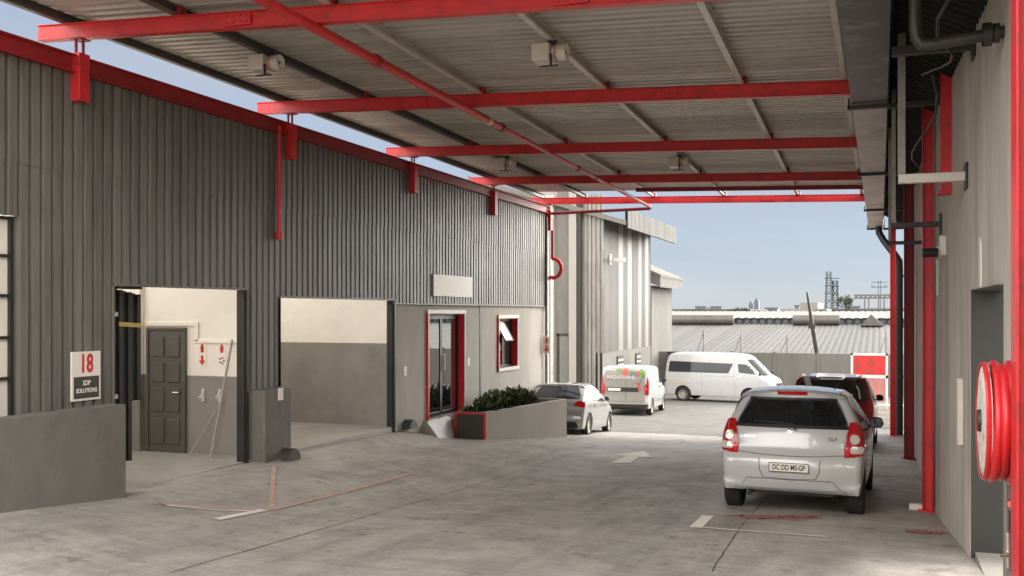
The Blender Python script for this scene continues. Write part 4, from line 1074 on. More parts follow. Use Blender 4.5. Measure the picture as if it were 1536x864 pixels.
# ---- near silver-white hatchback
top1 = [(.16, .27), (.07, .30), (.03, .40), (.0, .53), (.0, .62), (.035, .70), (.085, .76), (.12, .92), (.155, 1.02), (.26, 1.20), (.36, 1.355), (.33, 1.40), (.36, 1.425), (.55, 1.455), (1.0, 1.475), (1.5, 1.465), (1.95, 1.40), (2.35, 1.20), (2.72, .98), (3.0, .91), (3.25, .82), (3.42, .66), (3.5, .50), (3.48, .36), (3.42, .27), (3.34, .25)]
c1 = Car(top1, 1.60, .93, 1.47, .47, (.60, 2.96), .295, .26, crown=(.10, .22, .03), rtap=(.5, .07))
cx, cy = -1.01, 12.15
near = thing('hatchback_car', 'silver white hatchback parked under the canopy showing its rear plate', 'car', (cx, cy, G(cx, cy + .6) + .005), R(-1.7))
pz = (G(cx, cy + 2.96) - G(cx, cy + .6)) / 2.36; near.rotation_euler = (math.atan(pz), 0, R(-1.7))
near.scale = (1.035, 1.035, 1.035)
b1 = body_obj(c1, near, M['car_white'])
# cabin hollowed out, window apertures cut through the skin
b1.parent = None
cav = Car([(.34, .55), (.22, .75), (.20, .98), (.36, 1.22), (.46, 1.36), (.62, 1.40), (1.0, 1.425), (1.5, 1.415), (1.9, 1.35), (2.3, 1.15), (2.62, .96), (2.7, .8), (2.7, .55)], 1.46, .93, 1.4, .47, (.9, 2.2), .1, .55, crown=(.05, .1, .02), redge=.05, low=0, zm=.8)
cavo = MB().add(cav.v, cav.f).build('cutter', M['trim'])
def mir(P): return [(-a, b) for a, b in P]
rw = [(-.62, 1.03), (.62, 1.03), (.60, 1.10), (.475, 1.33), (-.475, 1.33), (-.60, 1.10)]
sw1 = [(.66, .99), (1.02, .965), (1.10, 1.34), (.95, 1.35), (.70, 1.12)]
sw2 = [(1.10, .96), (2.30, .92), (2.36, .98), (1.88, 1.33), (1.19, 1.35)]
ws = [(-.60, 1.04), (.60, 1.04), (.50, 1.36), (-.50, 1.36)]
bool_cut(b1, [cavo, prism_between(round_poly(rw, .05), 'Y', -.3, .55), prism_between(round_poly(ws, .05), 'Y', 1.8, 3.0),
              prism_between(round_poly(sw1, .05), 'X', .35, 1.2), prism_between(round_poly(sw2, .05), 'X', .35, 1.2), prism_between(round_poly(sw1, .05), 'X', -1.2, -.35), prism_between(round_poly(sw2, .05), 'X', -1.2, -.35)])
b1.data.polygons.foreach_set('use_smooth', [True] * len(b1.data.polygons)); b1.data.set_sharp_from_angle(angle=R(50))
b1.parent = near
G_ = M['car_glass']
grow = lambda P, e: [(x + e * (1 if x > sum(p[0] for p in P) / len(P) else -1), y + e * (1 if y > sum(p[1] for p in P) / len(P) else -1)) for x, y in P]
c1.patch('rear_window', G_, near, grow(rw, .02), RE, .002, .004)
c1.patch('windscreen', G_, near, grow(ws, .02), FR, .002, .004)
c1.patch('side_window', G_, near, grow(sw1, .015), RT, .002, .004, mirror=True); c1.patch('side_window', G_, near, grow(sw2, .015), RT, .002, .004, mirror=True)
for q in ([(-.64, 1.0), (.64, 1.0), (.64, 1.035), (-.64, 1.035)], [(-.50, 1.318), (.50, 1.318), (.49, 1.345), (-.49, 1.345)]):
    c1.patch('window_band', M['black'], near, q, RE, .004, .006, 0)
# seats and dash
st = MB()
def seat(mb, x, y, w_=.46):
    mb.box(x - w_ / 2, x + w_ / 2, y, y + .5, .55, .70); mb.add([(x - w_ / 2, y - .02, .62), (x + w_ / 2, y - .02, .62), (x + w_ / 2, y + .12, .64), (x - w_ / 2, y + .12, .64), (x - w_ / 2 * .85, y - .20, 1.13), (x + w_ / 2 * .85, y - .20, 1.13), (x + w_ / 2 * .85, y - .11, 1.13), (x - w_ / 2 * .85, y - .11, 1.13)], [(0, 3, 2, 1), (4, 5, 6, 7), (0, 1, 5, 4), (1, 2, 6, 5), (2, 3, 7, 6), (3, 0, 4, 7)])
    mb.box(x - .11, x + .11, y - .23, y - .14, 1.17, 1.31)
seat(st, -.33, 1.72); seat(st, .33, 1.72); seat(st, -.32, .95, .5); seat(st, .32, .95, .5)
st.build('seats', M['trim'], near, True, bevel=.03)
MB().box(-.66, .66, 2.25, 2.66, .6, .95).build('dashboard', M['trim'], near, True, bevel=.04)
MB().lathe([(-.012, .17), (0, .185), (.012, .17)], (.33, 2.18, .93), 'Y', 24).build('steering_wheel', M['black'], near, True)
MB().box(-.06, .34, 2.05, 2.055, 1.13, 1.26).build('window_bright_panel', M['pane'], near, True)  # white panel added for the bright patch in the rear window
# rear lamps: red shells with clear lenses
lp = [(.60, .70), (.62, .69), (.80, .705), (.835, .78), (.84, .95), (.80, 1.06), (.72, 1.08), (.685, 1.07), (.635, .88)]
for sgn in (1, -1):
    P_ = lp if sgn > 0 else mir(lp)
    dd = (-.22 * sgn, 1, 0)
    l = c1.patch('tail_lamp', M['lamp_red'], near, P_, dd, .012, .02, 2, .05, bulge=.012)
    c1.patch('reverse_lens', M['lamp_clear'], l, [(sgn * (.725 + .052 * math.cos(a)), .89 + .055 * math.sin(a)) for a in [2 * math.pi * k / 14 for k in range(14)]], dd, .028, .02, 0, .03)
    c1.patch('indicator_lens', M['lamp_clear'], l, [(sgn * a, b) for a, b in [(.665, .725), (.805, .735), (.82, .815), (.675, .815)]], dd, .028, .02, 1, .03)
    c1.patch('side_lens', M['lamp_bright'], l, [(sgn * a, b) for a, b in [(.605, .705), (.65, .70), (.66, .82), (.62, .80)]], dd, .026, .02, 1, .03)
c1.patch('brake_light', M['lamp_red'], near, [(-.17, 1.385), (.17, 1.385), (.17, 1.41), (-.17, 1.41)], RE, .012, .01, 0, .05)
c1.patch('shut_line', M['seam_grey'], near, strip([(-.60, .715), (-.3, .695), (0, .69), (.3, .695), (.60, .715)], .010), RE, .0015, .004, 0, .04)
for sgn in (1, -1):
    c1.patch('shut_line', M['seam_grey'], near, strip([(sgn * .60, .71), (sgn * .585, .85), (sgn * .64, 1.02)], .008), RE, .0015, .004, 0, .04)
    c1.patch('bumper_crease', M['seam_grey'], near, strip([(sgn * .34, .66), (sgn * .33, .52), (sgn * .29, .44)], .012), RE, .002, .004, 0, .04)
c1.patch('bumper_lip', M['car_white'], near, [(-.52, .325), (-.46, .41), (.46, .41), (.52, .325)], RE, .014, .02, 1, .06)
c1.patch('bumper_crease', M['seam_grey'], near, strip([(-.62, .305), (-.54, .335), (-.475, .422), (.475, .422), (.54, .335), (.62, .305)], .010), RE, .003, .004, 0, .05)
c1.patch('bumper_crease', M['seam_grey'], near, strip([(-.29, .44), (0, .43), (.29, .44)], .008), RE, .002, .004, 0, .05)
plate(near, -.006, .565, 'DC DD MS-GP', tsize=.082, xs=.70)
em = c1.patch('emblem', M['chrome'], near, [(-.035, .965), (0, .94), (.035, .965), (.01, .965), (.035, .985), (0, 1.005), (-.035, .985), (-.01, .982)], RE, .006, .006, 0, .03)
MB().lathe([(-.012, .004), (-.012, .016), (.02, .016)], (.055, .118, 1.0), 'Y', 12).build('washer_jet', M['black'], near, True)
text('GLX', .05, M['seam'], near, frame_mtx((.47, .098, .90), (1, 0, 0), (0, .28, .96)), name='badge', depth=.004)
c1.patch('badge', M['chrome'], near, [(-.53, .885), (-.40, .885), (-.40, .898), (-.53, .898)], RE, .004, .004, 0, .04)
c1.patch('wiper', M['black'], near, strip([(.05, 1.035), (-.22, 1.06), (-.42, 1.06)], .016), RE, .014, .004, 0, .05)
for P_ in ([(1.06, .28), (1.03, .60), (1.05, .96), (1.14, 1.36)], [(2.20, .26), (2.30, .55), (2.34, .92)], [(.66, .97), (.72, .62), (.98, .45), (1.08, .26), (2.2, .26)]):
    c1.patch('shut_line', M['seam_grey'], near, strip(P_, .008), RT, .0012, .004, 0, .06, mirror=True)
c1.patch('door_handle', M['car_white'], near, [(1.12, .80), (1.27, .80), (1.27, .84), (1.12, .84)], RT, .022, .01, 1, .04, mirror=True)
c1.patch('headlamp', M['lamp_clear'], near, [(.42, .68), (.66, .72), (.68, .84), (.52, .82)], (-.2, -1, 0), .006, .02, 1, .05); c1.patch('headlamp', M['lamp_clear'], near, [(-.42, .68), (-.66, .72), (-.68, .84), (-.52, .82)], (.2, -1, 0), .006, .02, 1, .05)
MB().tube([(.45, .62, 1.45), (.52, .50, 1.53)], .006, 6).build('aerial', M['black'], near, True)
mirror_part(c1, near, 2.22, .98, M['black'])
wheels(c1, near, .19, spokes=7)

# ---- dark red crossover in front of it
top2 = [(.15, .26), (.05, .30), (.0, .45), (.0, .62), (.05, .74), (.06, .95), (.10, 1.06), (.20, 1.30), (.28, 1.50), (.22, 1.54), (.30, 1.575), (.7, 1.60), (1.4, 1.61), (2.0, 1.57), (2.4, 1.40), (2.85, 1.10), (3.2, 1.03), (3.7, .92), (3.95, .72), (4.0, .52), (3.95, .32), (3.85, .26)]
c2 = Car(top2, 1.72, 1.0, 1.6, .30, (.72, 3.25), .33, .27, rtap=(.5, .06))
cx, cy = -.98, 21.9
redc = thing('hatchback_car', 'dark red hatchback parked beyond the silver one against the right wall', 'car', (cx, cy, G(cx, cy + .7) + .005), R(-1.2))
redc.rotation_euler = (math.atan((G(cx, cy + 3.2) - G(cx, cy + .7)) / 2.5), 0, R(-1.2))
body_obj(c2, redc, M['car_red'])
c2.patch('rear_window', M['glass'], redc, [(-.72, 1.05), (.72, 1.05), (.70, 1.15), (.60, 1.50), (-.60, 1.50), (-.70, 1.15)], RE, .006, .01)
c2.patch('roof_glint', M['car_white'], redc, [(-.60, 1.53), (.60, 1.53), (.60, 1.585), (-.60, 1.585)], RE, .05, .01, 1)  # light reflected on the roof edge put in as a white strip
for sgn in (1, -1):
    c2.patch('tail_lamp', M['lamp_red'], redc, [(sgn * a, b) for a, b in [(.70, .80), (.86, .80), (.85, 1.10), (.76, 1.12)]], (-.2 * sgn, 1, 0), .012, .02, 1, .06)
c2.patch('wiper', M['off_white'], redc, strip([(.58, 1.10), (.55, 1.30), (.50, 1.38)], .03), RE, .014, .004, 0, .05)  # bright reflection at the wiper put in as off-white
c2.patch('side_window', M['glass'], redc, [(.62, 1.12), (1.3, 1.06), (1.34, 1.5), (.75, 1.5)], RT, .004, .01, mirror=True); c2.patch('side_window', M['glass'], redc, [(1.4, 1.06), (2.65, 1.05), (2.2, 1.46), (1.44, 1.5)], RT, .004, .01, mirror=True)
c2.patch('windscreen', M['glass'], redc, [(-.68, 1.14), (.68, 1.14), (.58, 1.5), (-.58, 1.5)], FR, .004, .01)
plate(redc, -.006, .62, '')
mirror_part(c2, redc, 2.35, 1.12, M['black'])
wheels(c2, redc, .2)

# ---- silver hatchback behind the planter
top3 = [(.15, .22), (.05, .26), (.0, .42), (.0, .60), (.05, .70), (.08, .90), (.14, 1.0), (.45, 1.28), (.62, 1.40), (.60, 1.43), (.75, 1.45), (1.3, 1.49), (1.8, 1.48), (2.3, 1.38), (2.75, 1.12), (3.1, .98), (3.5, .88), (3.78, .72), (3.93, .52), (3.9, .32), (3.8, .22)]
c3 = Car(top3, 1.70, .93, 1.48, .38, (.70, 3.22), .305, .22, rtap=(.7, .10))
cx, cy = -7.33, 22.75
hb = thing('hatchback_car', 'silver hatchback half hidden behind the end of the planter', 'car', (cx, cy, G(cx, cy + .7) + .005), R(-.5))
hb.scale = (.885, .885, .885)
hb.rotation_euler = (math.atan((G(cx, cy + 3.2) - G(cx, cy + .7)) / 2.5), 0, R(2.0))
body_obj(c3, hb, M['car_silver'])
c3.patch('rear_window', M['glass'], hb, [(-.66, 1.02), (.66, 1.02), (.66, 1.1), (.52, 1.38), (-.52, 1.38), (-.66, 1.1)], RE, .004, .01)
for sgn in (1, -1):
    c3.patch('tail_lamp', M['lamp_red'], hb, [(sgn * a, b) for a, b in [(.52, .84), (.80, .80), (.86, .86), (.84, .96), (.62, .97)]], (-.45 * sgn, 1, 0), .012, .02, 1, .06)
M['hb_glass'] = glass('tinted_side_glass', (.10, .105, .11), spec=1.0)
c3.patch('side_window', M['hb_glass'], hb, [(.62, 1.02), (1.42, .97), (1.46, 1.37), (1.0, 1.38), (.72, 1.18)], RT, .004, .01, mirror=True); c3.patch('side_window', M['hb_glass'], hb, [(1.52, .965), (2.62, .96), (2.15, 1.30), (1.56, 1.38)], RT, .004, .01, mirror=True)
c3.patch('windscreen', M['glass'], hb, [(-.64, 1.08), (.64, 1.08), (.56, 1.4), (-.56, 1.4)], FR, .004, .01)
for P_ in ([(1.48, .24), (1.46, .6), (1.49, .96), (1.51, 1.38)], [(2.60, .24), (2.66, .6), (2.66, .94)], [(.62, .98), (.75, .66), (1.05, .5), (1.1, .24)]): c3.patch('shut_line', M['seam_grey'], hb, strip(P_, .012), RT, .0012, .004, 0, .06, mirror=True)
for y in (1.22, 2.38): c3.patch('door_handle', M['chrome'], hb, [(y - .09, .84), (y + .09, .84), (y + .09, .875), (y - .09, .875)], RT, .02, .01, 1, .04, mirror=True)
c3.patch('bumper_lip', M['black'], hb, [(-.66, .25), (.66, .25), (.62, .42), (-.62, .42)], RE, .008, .02, 1, .06)
plate(hb, -.004, .58, '')
mirror_part(c3, hb, 2.52, 1.03, M['car_silver'])
wheels(c3, hb, .19, spokes=10)

# ---- delivery van with fruit graphics
top4 = [(.12, .30), (.04, .34), (.0, .45), (.0, .62), (.03, .72), (.03, 1.2), (.05, 1.60), (.10, 1.76), (.20, 1.83), (.6, 1.86), (1.6, 1.87), (2.3, 1.85), (2.65, 1.72), (3.1, 1.30), (3.35, 1.12), (3.8, 1.04), (4.1, .88), (4.22, .62), (4.2, .38), (4.1, .28)]
c4 = Car(top4, 1.80, 1.15, 1.86, .12, (.88, 3.55), .31, .28, crown=(.05, .2, .03), rtap=(.3, .03), redge=.07)
cx, cy = -8.75, 35.6
van = thing('delivery_van', 'white panel van with fruit graphics across its rear doors', 'van', (cx, cy, G(cx, cy + .9) + .005), R(2.5))
van.rotation_euler = (math.atan((G(cx, cy + 3.5) - G(cx, cy + .9)) / 2.6), 0, R(2.5))
body_obj(c4, van, M['car_pearl'])
for sgn in (1, -1):
    l = c4.patch('tail_lamp', M['lamp_red'], van, [(sgn * a, b) for a, b in [(.74, .78), (.88, .78), (.89, 1.42), (.82, 1.46), (.80, 1.2), (.72, 1.1)]], (-.15 * sgn, 1, 0), .014, .02, 1, .06)
    c4.patch('stop_lens', M['lamp_bright'], l, [(sgn * a, b) for a, b in [(.76, .95), (.83, .95), (.83, 1.08), (.76, 1.08)]], (-.15 * sgn, 1, 0), .024, .02, 1, .04)
for z in (.60,): c4.patch('rear_bumper', M['sign_dark'], van, [(-.86, .30), (.86, .30), (.86, .46), (-.86, .46)], RE, .03, .02, 0, .08)
M['van_panel'] = mat('shaded_vinyl_wrap', WARM(.26), .4, var=.08, scale=3, dark=(.22, .27, .2), damt=.5, dscale=3)  # shade of the rear face put into the wrap's grey
c4.patch('rear_wrap_shade', M['van_panel'], van, [(-.85, .50), (.74, .50), (.76, 1.79), (-.83, 1.79)], RE, .003, .004, 0, .08)
c4.patch('shut_line', M['seam'], van, strip([(.05, .64), (.05, 1.74)], .012), RE, .005, .004, 0, .06)
pk = c4.patch('plate_recess', M['seam'], van, [(-.66, .90), (.52, .90), (.52, 1.06), (-.66, 1.06)], RE, .006, .006, 0, .08)
c4.patch('number_plate', M['plate'], van, [(-.62, .93), (-.14, .93), (-.14, 1.03), (-.62, 1.03)], RE, .010, .006, 0, .08)
text('MASAKHANE', .20, M['off_white'], van, frame_mtx((-.12, .020, 1.42), (1, 0, 0), (0, .02, 1)), bold=.003, xs=.9)
def blob(cx_, cz_, rx, rz, seed, n=11):
    r_ = random.Random(seed); return [(cx_ + rx * math.cos(a) * r_.uniform(.75, 1.15), cz_ + rz * math.sin(a) * r_.uniform(.75, 1.15)) for a in [2 * math.pi * k / n for k in range(n)]]
for i, (x_, z_, rx, rz, m_) in enumerate(((-.20, 1.68, .12, .07, 'green'), (.02, 1.64, .15, .10, 'red'), (.05, 1.54, .10, .06, 'red'), (.28, 1.62, .13, .07, 'green'), (.33, 1.54, .16, .09, 'blue'), (.50, 1.58, .07, .11, 'red'), (.62, 1.60, .10, .12, 'green'), (.66, 1.46, .08, .08, 'green'), (.60, 1.28, .04, .10, 'blue'), (.52, 1.18, .05, .12, 'red'), (.55, 1.02, .05, .08, 'red'), (.42, 1.22, .06, .03, 'green'))):
    c4.patch('fruit_graphic', M['wrap_' + m_], van, blob(x_, z_, rx, rz, i), RE, .0055 + .0006 * i, .002, 1, .06)
c4.patch('side_window', M['glass'], van, [(2.35, 1.18), (3.15, 1.14), (2.75, 1.56), (2.4, 1.64)], RT, .004, .01, mirror=True)
c4.patch('windscreen', M['glass'], van, [(-.72, 1.22), (.72, 1.22), (.66, 1.66), (-.66, 1.66)], FR, .004, .01)
for P_ in ([(2.26, .32), (2.24, 1.0), (2.28, 1.72)], [(1.30, .62), (1.30, 1.66)], [(1.3, .62), (2.2, .60)], [(3.2, .34), (3.22, 1.1)]): c4.patch('shut_line', M['seam_grey'], van, strip(P_, .014), RT, .0012, .004, 0, .08, mirror=True)
c4.patch('door_handle', M['black'], van, [(2.32, 1.0), (2.50, 1.0), (2.50, 1.05), (2.32, 1.05)], RT, .02, .01, 1, .05, mirror=True)
c4.patch('side_rub_strip', M['seam_grey'], van, [(1.30, .50), (3.1, .48), (3.1, .54), (1.30, .56)], RT, .008, .01, 0, .08, mirror=True)
mirror_part(c4, van, 3.0, 1.24, M['black'])
wheels(c4, van, .19, spokes=6)

# ---- white minibus
top5 = [(.12, .32), (.03, .36), (.0, .5), (.02, .9), (.05, 1.3), (.10, 1.9), (.22, 2.18), (.45, 2.26), (1.0, 2.285), (2.5, 2.285), (3.7, 2.25), (4.05, 2.12), (4.5, 1.68), (4.88, 1.30), (5.1, 1.20), (5.30, 1.03), (5.38, .75), (5.38, .5), (5.34, .34), (5.2, .28)]
c5 = Car(top5, 1.88, 1.15, 2.28, .13, (1.0, 4.1), .345, .30, crown=(.06, .28, .03), rtap=(.3, .04), ftap=(.9, .10), redge=.10)
ang = R(-90 - 9)
cx, cy = -9.4, 47.2
mbus = thing('minibus', 'long white high roofed minibus parked across the yard', 'minibus', (cx, cy, G(cx + 1, cy) + .005), ang)
body_obj(c5, mbus, M['car_pearl'])
c5.patch('side_window', M['glass'], mbus, [(.28, 1.36), (3.14, 1.36), (3.36, 1.80), (.34, 1.86)], RT, .004, .01, 1, .1, mirror=True)
c5.patch('cab_window', M['glass'], mbus, [(3.62, 1.40), (4.42, 1.34), (4.42, 1.46), (4.12, 1.76), (3.56, 1.80)], RT, .004, .01, 1, .08, mirror=True)
c5.patch('windscreen', M['glass'], mbus, [(-.74, 1.28), (.74, 1.28), (.68, 2.0), (-.68, 2.0)], FR, .004, .01)
c5.patch('rear_window', M['glass'], mbus, [(-.7, 1.36), (.7, 1.36), (.68, 1.9), (-.68, 1.9)], RE, .004, .01)
c5.patch('headlamp', M['lamp_clear'], mbus, [(.56, .80), (.84, .82), (.86, 1.02), (.62, .96)], (-.25, -1, 0), .006, .02, 1, .06); c5.patch('headlamp', M['lamp_clear'], mbus, [(-.56, .80), (-.84, .82), (-.86, 1.02), (-.62, .96)], (.25, -1, 0), .006, .02, 1, .06)
c5.patch('grille', M['seam'], mbus, [(-.5, .84), (.5, .84), (.52, .96), (-.52, .96)], FR, .006, .02, 0, .08)
for P_ in ([(3.46, .34), (3.42, 1.2), (3.40, 2.0)], [(1.9, .5), (1.88, 1.3)], [(2.0, 1.22), (3.4, 1.22)], [(4.58, .72), (4.60, 1.30)]): c5.patch('shut_line', M['seam_grey'], mbus, strip(P_, .012), RT, .0012, .004, 0, .1, mirror=True)
c5.patch('door_handle', M['chrome'], mbus, [(3.56, 1.18), (3.74, 1.18), (3.74, 1.23), (3.56, 1.23)], RT, .02, .01, 1, .05, mirror=True)
mirror_part(c5, mbus, 4.62, 1.36, M['black'])
wheels(c5, mbus, .21, spokes=9)
# ------------------------------------------------------------------ factory beyond the workshop
fb = thing('factory_building', 'tall pale ribbed factory beyond the workshop with translucent wall strips', 'building', (-11, 45, -2))
FX = -11.0
strips_ = [(43.6, 44.45), (45.3, 46.1), (47.5, 48.2), (49.0, 49.7)]
ys = 41.0; segs = []
for a, b in strips_: segs.append((ys, a)); ys = b
segs.append((ys, 50.2))
for a, b in segs:
    P = ribs(a, b, .20, crest=.5, slope=.12, depth=.04); n = len(P)
    MB().add([(FX + d, y, z) for z in (0.27, 2, 6.1) for y, d in P], [(j * n + i, j * n + i + 1, (j + 1) * n + i + 1, (j + 1) * n + i) for j in range(2) for i in range(n - 1)]).build('cladding', M['b2'], fb)
for a, b in strips_:
    P = ribs(a, b, .20, crest=.5, slope=.12, depth=.04); n = len(P)
    MB().add([(FX + d - .004, y, z) for z in (0.27, 2, 6.1) for y, d in P], [(j * n + i, j * n + i + 1, (j + 1) * n + i + 1, (j + 1) * n + i) for j in range(2) for i in range(n - 1)]).build('translucent_strip', M['b2_light'], fb)
MB().box(-11.3, -10.98, 41.0, 50.3, -3.2, 0.27).build('plinth_wall', M['b2_plaster'], fb)
for (a, b) in ((43.3, 44.35), (46.9, 47.9)):
    v = MB().box(-10.99, -10.93, a, b, -.50, .03).build('vent', M['dark_steel'], fb)
    lv = MB()
    for k in range(2): lv.box(-10.95, -10.90, a + .05, b - .15, -.42 + k * .22, -.33 + k * .22)
    lv.build('louvre', M['off_white'], v)
# roof with overhang
P = ribs(40.6, 50.9, .25, crest=.4, slope=.14, depth=.05); n = len(P)
vs = [];
for (x, z) in ((-9.9, 5.72), (-17, 7.9)):
    for (y, d) in P: vs.append((x, y, z + d))
for (x, z) in ((-9.9, 5.62), (-17, 7.8)):
    for (y, d) in P: vs.append((x, y, z))
fs = [(i, i + 1, n + i + 1, n + i) for i in range(n - 1)] + [(2 * n + i, 3 * n + i, 3 * n + i + 1, 2 * n + i + 1) for i in range(n - 1)] + [(i, 2 * n + i, 2 * n + i + 1, i + 1) for i in range(n - 1)]
MB().add(vs, fs).build('roof', M['b2'], fb)
for yy_ in (50.9, 40.54): MB().prism([(-9.88, 5.60), (-9.88, 5.80), (-17, 7.98), (-17, 7.78)], 'Y', yy_, yy_ + .06).build('verge', M['b2_plaster'], fb)
P = ribs(40.54, 50.96, .25, crest=.4, slope=.14, depth=.04); n = len(P)
MB().add([(-9.84 + d, y, z) for z in (5.5, 6.3) for y, d in P] + [(-9.92, y, z) for z in (5.5, 6.3) for y, d in P], [(i, i + 1, n + i + 1, n + i) for i in range(n - 1)] + [(2 * n + i, 3 * n + i, 3 * n + i + 1, 2 * n + i + 1) for i in range(n - 1)] + [(i, 2 * n + i, 2 * n + i + 1, i + 1) for i in range(n - 1)] + [(n + i, n + i + 1, 3 * n + i + 1, 3 * n + i) for i in range(n - 1)]).build('fascia', M['b2'], fb)
# galvanised end bay and recess facing the camera
P = ribs(-12.15, -10.97, .19, crest=.5, slope=.12, depth=.05); n = len(P)
MB().add([(x, 41.0 - d, z) for z in (-3, 2, 7) for x, d in P], [(j * n + i, j * n + i + 1, (j + 1) * n + i + 1, (j + 1) * n + i) for j in range(2) for i in range(n - 1)]).build('galvanised_end', M['galv'], fb)
MB().box(-13.0, -12.16, 40.9, 41.2, -3, 7.4).build('end_wall', M['b2_plaster'], fb)
MB().box(-15.5, -13.0, 41.6, 41.8, -3, 7.4).build('recess_wall', M['b2_light'], fb)
MB().box(-12.42, -12.08, 40.7, 40.95, -3, 7.2).build('white_post', M['b2_light'], fb, bevel=.02)
MB().box(-12.05, -11.9, 40.75, 40.95, -3, 7.2).build('gap_shade', M['dark_steel'], fb)  # solid dark strip standing in for the shade of a gap
for x in (-13.62, -13.38, -13.18): MB().tube([(x, 40.8, -3), (x, 40.8, 7)], .08, 10).build('downpipe', M['purlin'], fb)
dd = MB().box(-12.98, -12.88, 40.78, 40.88, -2.6, 1.08).box(-12.98, -12.44, 40.78, 40.88, .98, 1.08).build('door_frame', M['dark_steel'], fb)
MB().box(-12.86, -12.46, 40.80, 40.86, -2.6, .98).build('door_leaf', M['b2_plaster'], dd)
MB().tube([(-10.97, 42.0, 4.15), (-10.6, 42.0, 4.3)], .05, 8).box(-10.75, -10.3, 41.88, 42.12, 4.17, 4.33).box(-10.98, -10.9, 41.9, 42.1, 4.05, 4.5).build('wall_lamp', M['off_white'], fb)
ab = thing('lean_to_annex', 'lower grey annex with a sloping roof at the far end of the factory', 'building', (-12.5, 54, -2))
MB().box(-17, -11.3, 52.0, 57.5, -3, 3.4).build('annex_wall', M['b2_plaster'], ab)
MB().prism([(-10.75, 3.30), (-10.75, 3.85), (-17, 6.6), (-17, 6.05)], 'Y', 51.6, 57.8).build('annex_roof', M['b2_plaster'], ab)
MB().prism([(-10.72, 3.82), (-10.72, 3.95), (-17, 6.70), (-17, 6.57)], 'Y', 51.55, 57.85).build('annex_flashing', M['b2_plaster'], ab)

# ------------------------------------------------------------------ boundary wall and what stands along it
bw = thing('boundary_wall', 'long plain grey precast wall across the back of the yard', 'wall', (0, 54, -2.2))
for k in range(16):
    x = -14 + k * 2.2
    MB().box(x + .06, x + 2.14, 54.0, 54.08, -2.8, -.15).build('wall_panel', M['fence'], bw)
    MB().box(x - .07, x + .07, 53.94, 54.12, -2.8, -.08).build('wall_post', M['fence'], bw)
single(MB().box(-10.6, -10.0, 53.2, 53.6, -2.5, -.2).box(-10.7, -9.9, 53.1, 53.7, -.25, -.12).tube([(-10.2, 53.0, -2.4), (-10.2, 53.0, -1.2)], .15, 10), 'utility_box', M['dark_steel'], 'dark utility cabinet behind the tail of the minibus', 'cabinet', (-10.3, 53.4, -2.3), bevel=.02)
sb = thing('sign_board', 'red and white framed board by the boundary wall above the red car', 'sign', (-.4, 40.5, -1.9))
MB().box(-1.05, -.97, 40.47, 40.53, -2.1, .42).box(.20, .28, 40.47, 40.53, -2.1, .42).box(-1.05, .28, 40.47, 40.53, .34, .42).box(-1.05, .28, 40.47, 40.53, -.52, -.40).build('frame', M['white_paint'], sb)
MB().box(-.97, .20, 40.49, 40.51, -.40, .34).build('red_panel', M['sign_red'], sb)
MB().box(-1.5, .20, 40.49, 40.51, -1.4, -.52).build('faded_panel', M['pink'], sb)
for q in ([(-.62, -.34), (-.30, -.34), (-.25, -.22), (-.5, -.1)], [(-.50, .02), (-.22, -.06), (-.18, .1), (-.4, .26)], [(-.9, -.2), (-.72, -.25), (-.7, .2), (-.85, .25)]): MB().prism(q, 'Y', 40.475, 40.489).build('graphic', M['sign_red_dark'], sb)
kw = thing('kerb_wall', 'short pale brick wall beside the far red column', 'wall', (.2, 34, -1.7))
mb = MB()
for r_ in range(6):
    for c_ in range(4):
        x = -.22 + c_ * .30 + (.15 if r_ % 2 else 0); mb.box(x, x + .28, 33.9, 34.15, -1.9 + r_ * .16, -1.9 + r_ * .16 + .145)
mb.build('wall_body', M['white_wall'], kw)  # brick courses in one pale tone
# leaning pole
single(MB().tube([(-2.75, 55.0, -2.4), (-3.35, 55.0, 1.3), (-3.62, 55.0, 3.05)], [.13, .11, .05], 10).bar((-3.55, 54.95, 1.25), (-3.2, 54.95, 1.25), .1, .25), 'leaning_pole', M['dark_steel'], 'black leaning steel pole in front of the big roof', 'pole', (-2.75, 55, -2.4))
for i, (x, h, lab) in enumerate(((-9.0, 1.2, 'thin fence pole above the minibus roof nearest the factory'), (-7.0, 1.0, 'thin fence pole above the middle of the minibus'), (-4.6, .9, 'thin fence pole left of the leaning pole'), (.3, 1.1, 'thin braced fence pole beside the far red column'))):
    single(MB().tube([(x, 54.6, -2.4), (x, 54.6, h - .2)], .035, 6).tube([(x, 54.6, h - .25), (x - .35, 54.6, -.2)], .02, 6), 'fence_pole', M['grey_steel'], lab, 'pole', (x, 54.6, -2.4), 'thin fence poles')

# ------------------------------------------------------------------ big warehouse roof
wh = thing('warehouse', 'wide low warehouse with a long pale ribbed roof behind the yard wall', 'building', (0, 70, -3))
def slope(x0, x1, y0, z0, y1, z1, name, m, par, pitch=.38):
    P = ribs(x0, x1, pitch, crest=.45, slope=.16, depth=.035); n = len(P)
    return MB().add([(x, y, z + d) for (y, z) in ((y0, z0), (y1, z1)) for x, d in P], [(i, i + 1, n + i + 1, n + i) for i in range(n - 1)]).build(name, m, par)
slope(-26, 22, 57, -.75, 82, 1.05, 'near_roof', M['far_roof'], wh)
MB().box(-26, 22, 57.2, 57.4, -5, -.8).build('front_wall', M['fence'], wh)
MB().box(-26, 22, 82, 82.2, .8, 1.48).build('clerestory', M['dark_steel'], wh)  # shadow on the clerestory put in as a dark wall tone
mb = MB()
for k in range(80): mb.box(-25.8 + k * .6, -25.45 + k * .6, 81.9, 82.0, 1.08, 1.44)
mb.build('clerestory_glazing', M['far_grey'], wh)
slope(-26, 22, 81.7, 1.50, 104, 2.05, 'far_roof', M['far_white'], wh, .6)
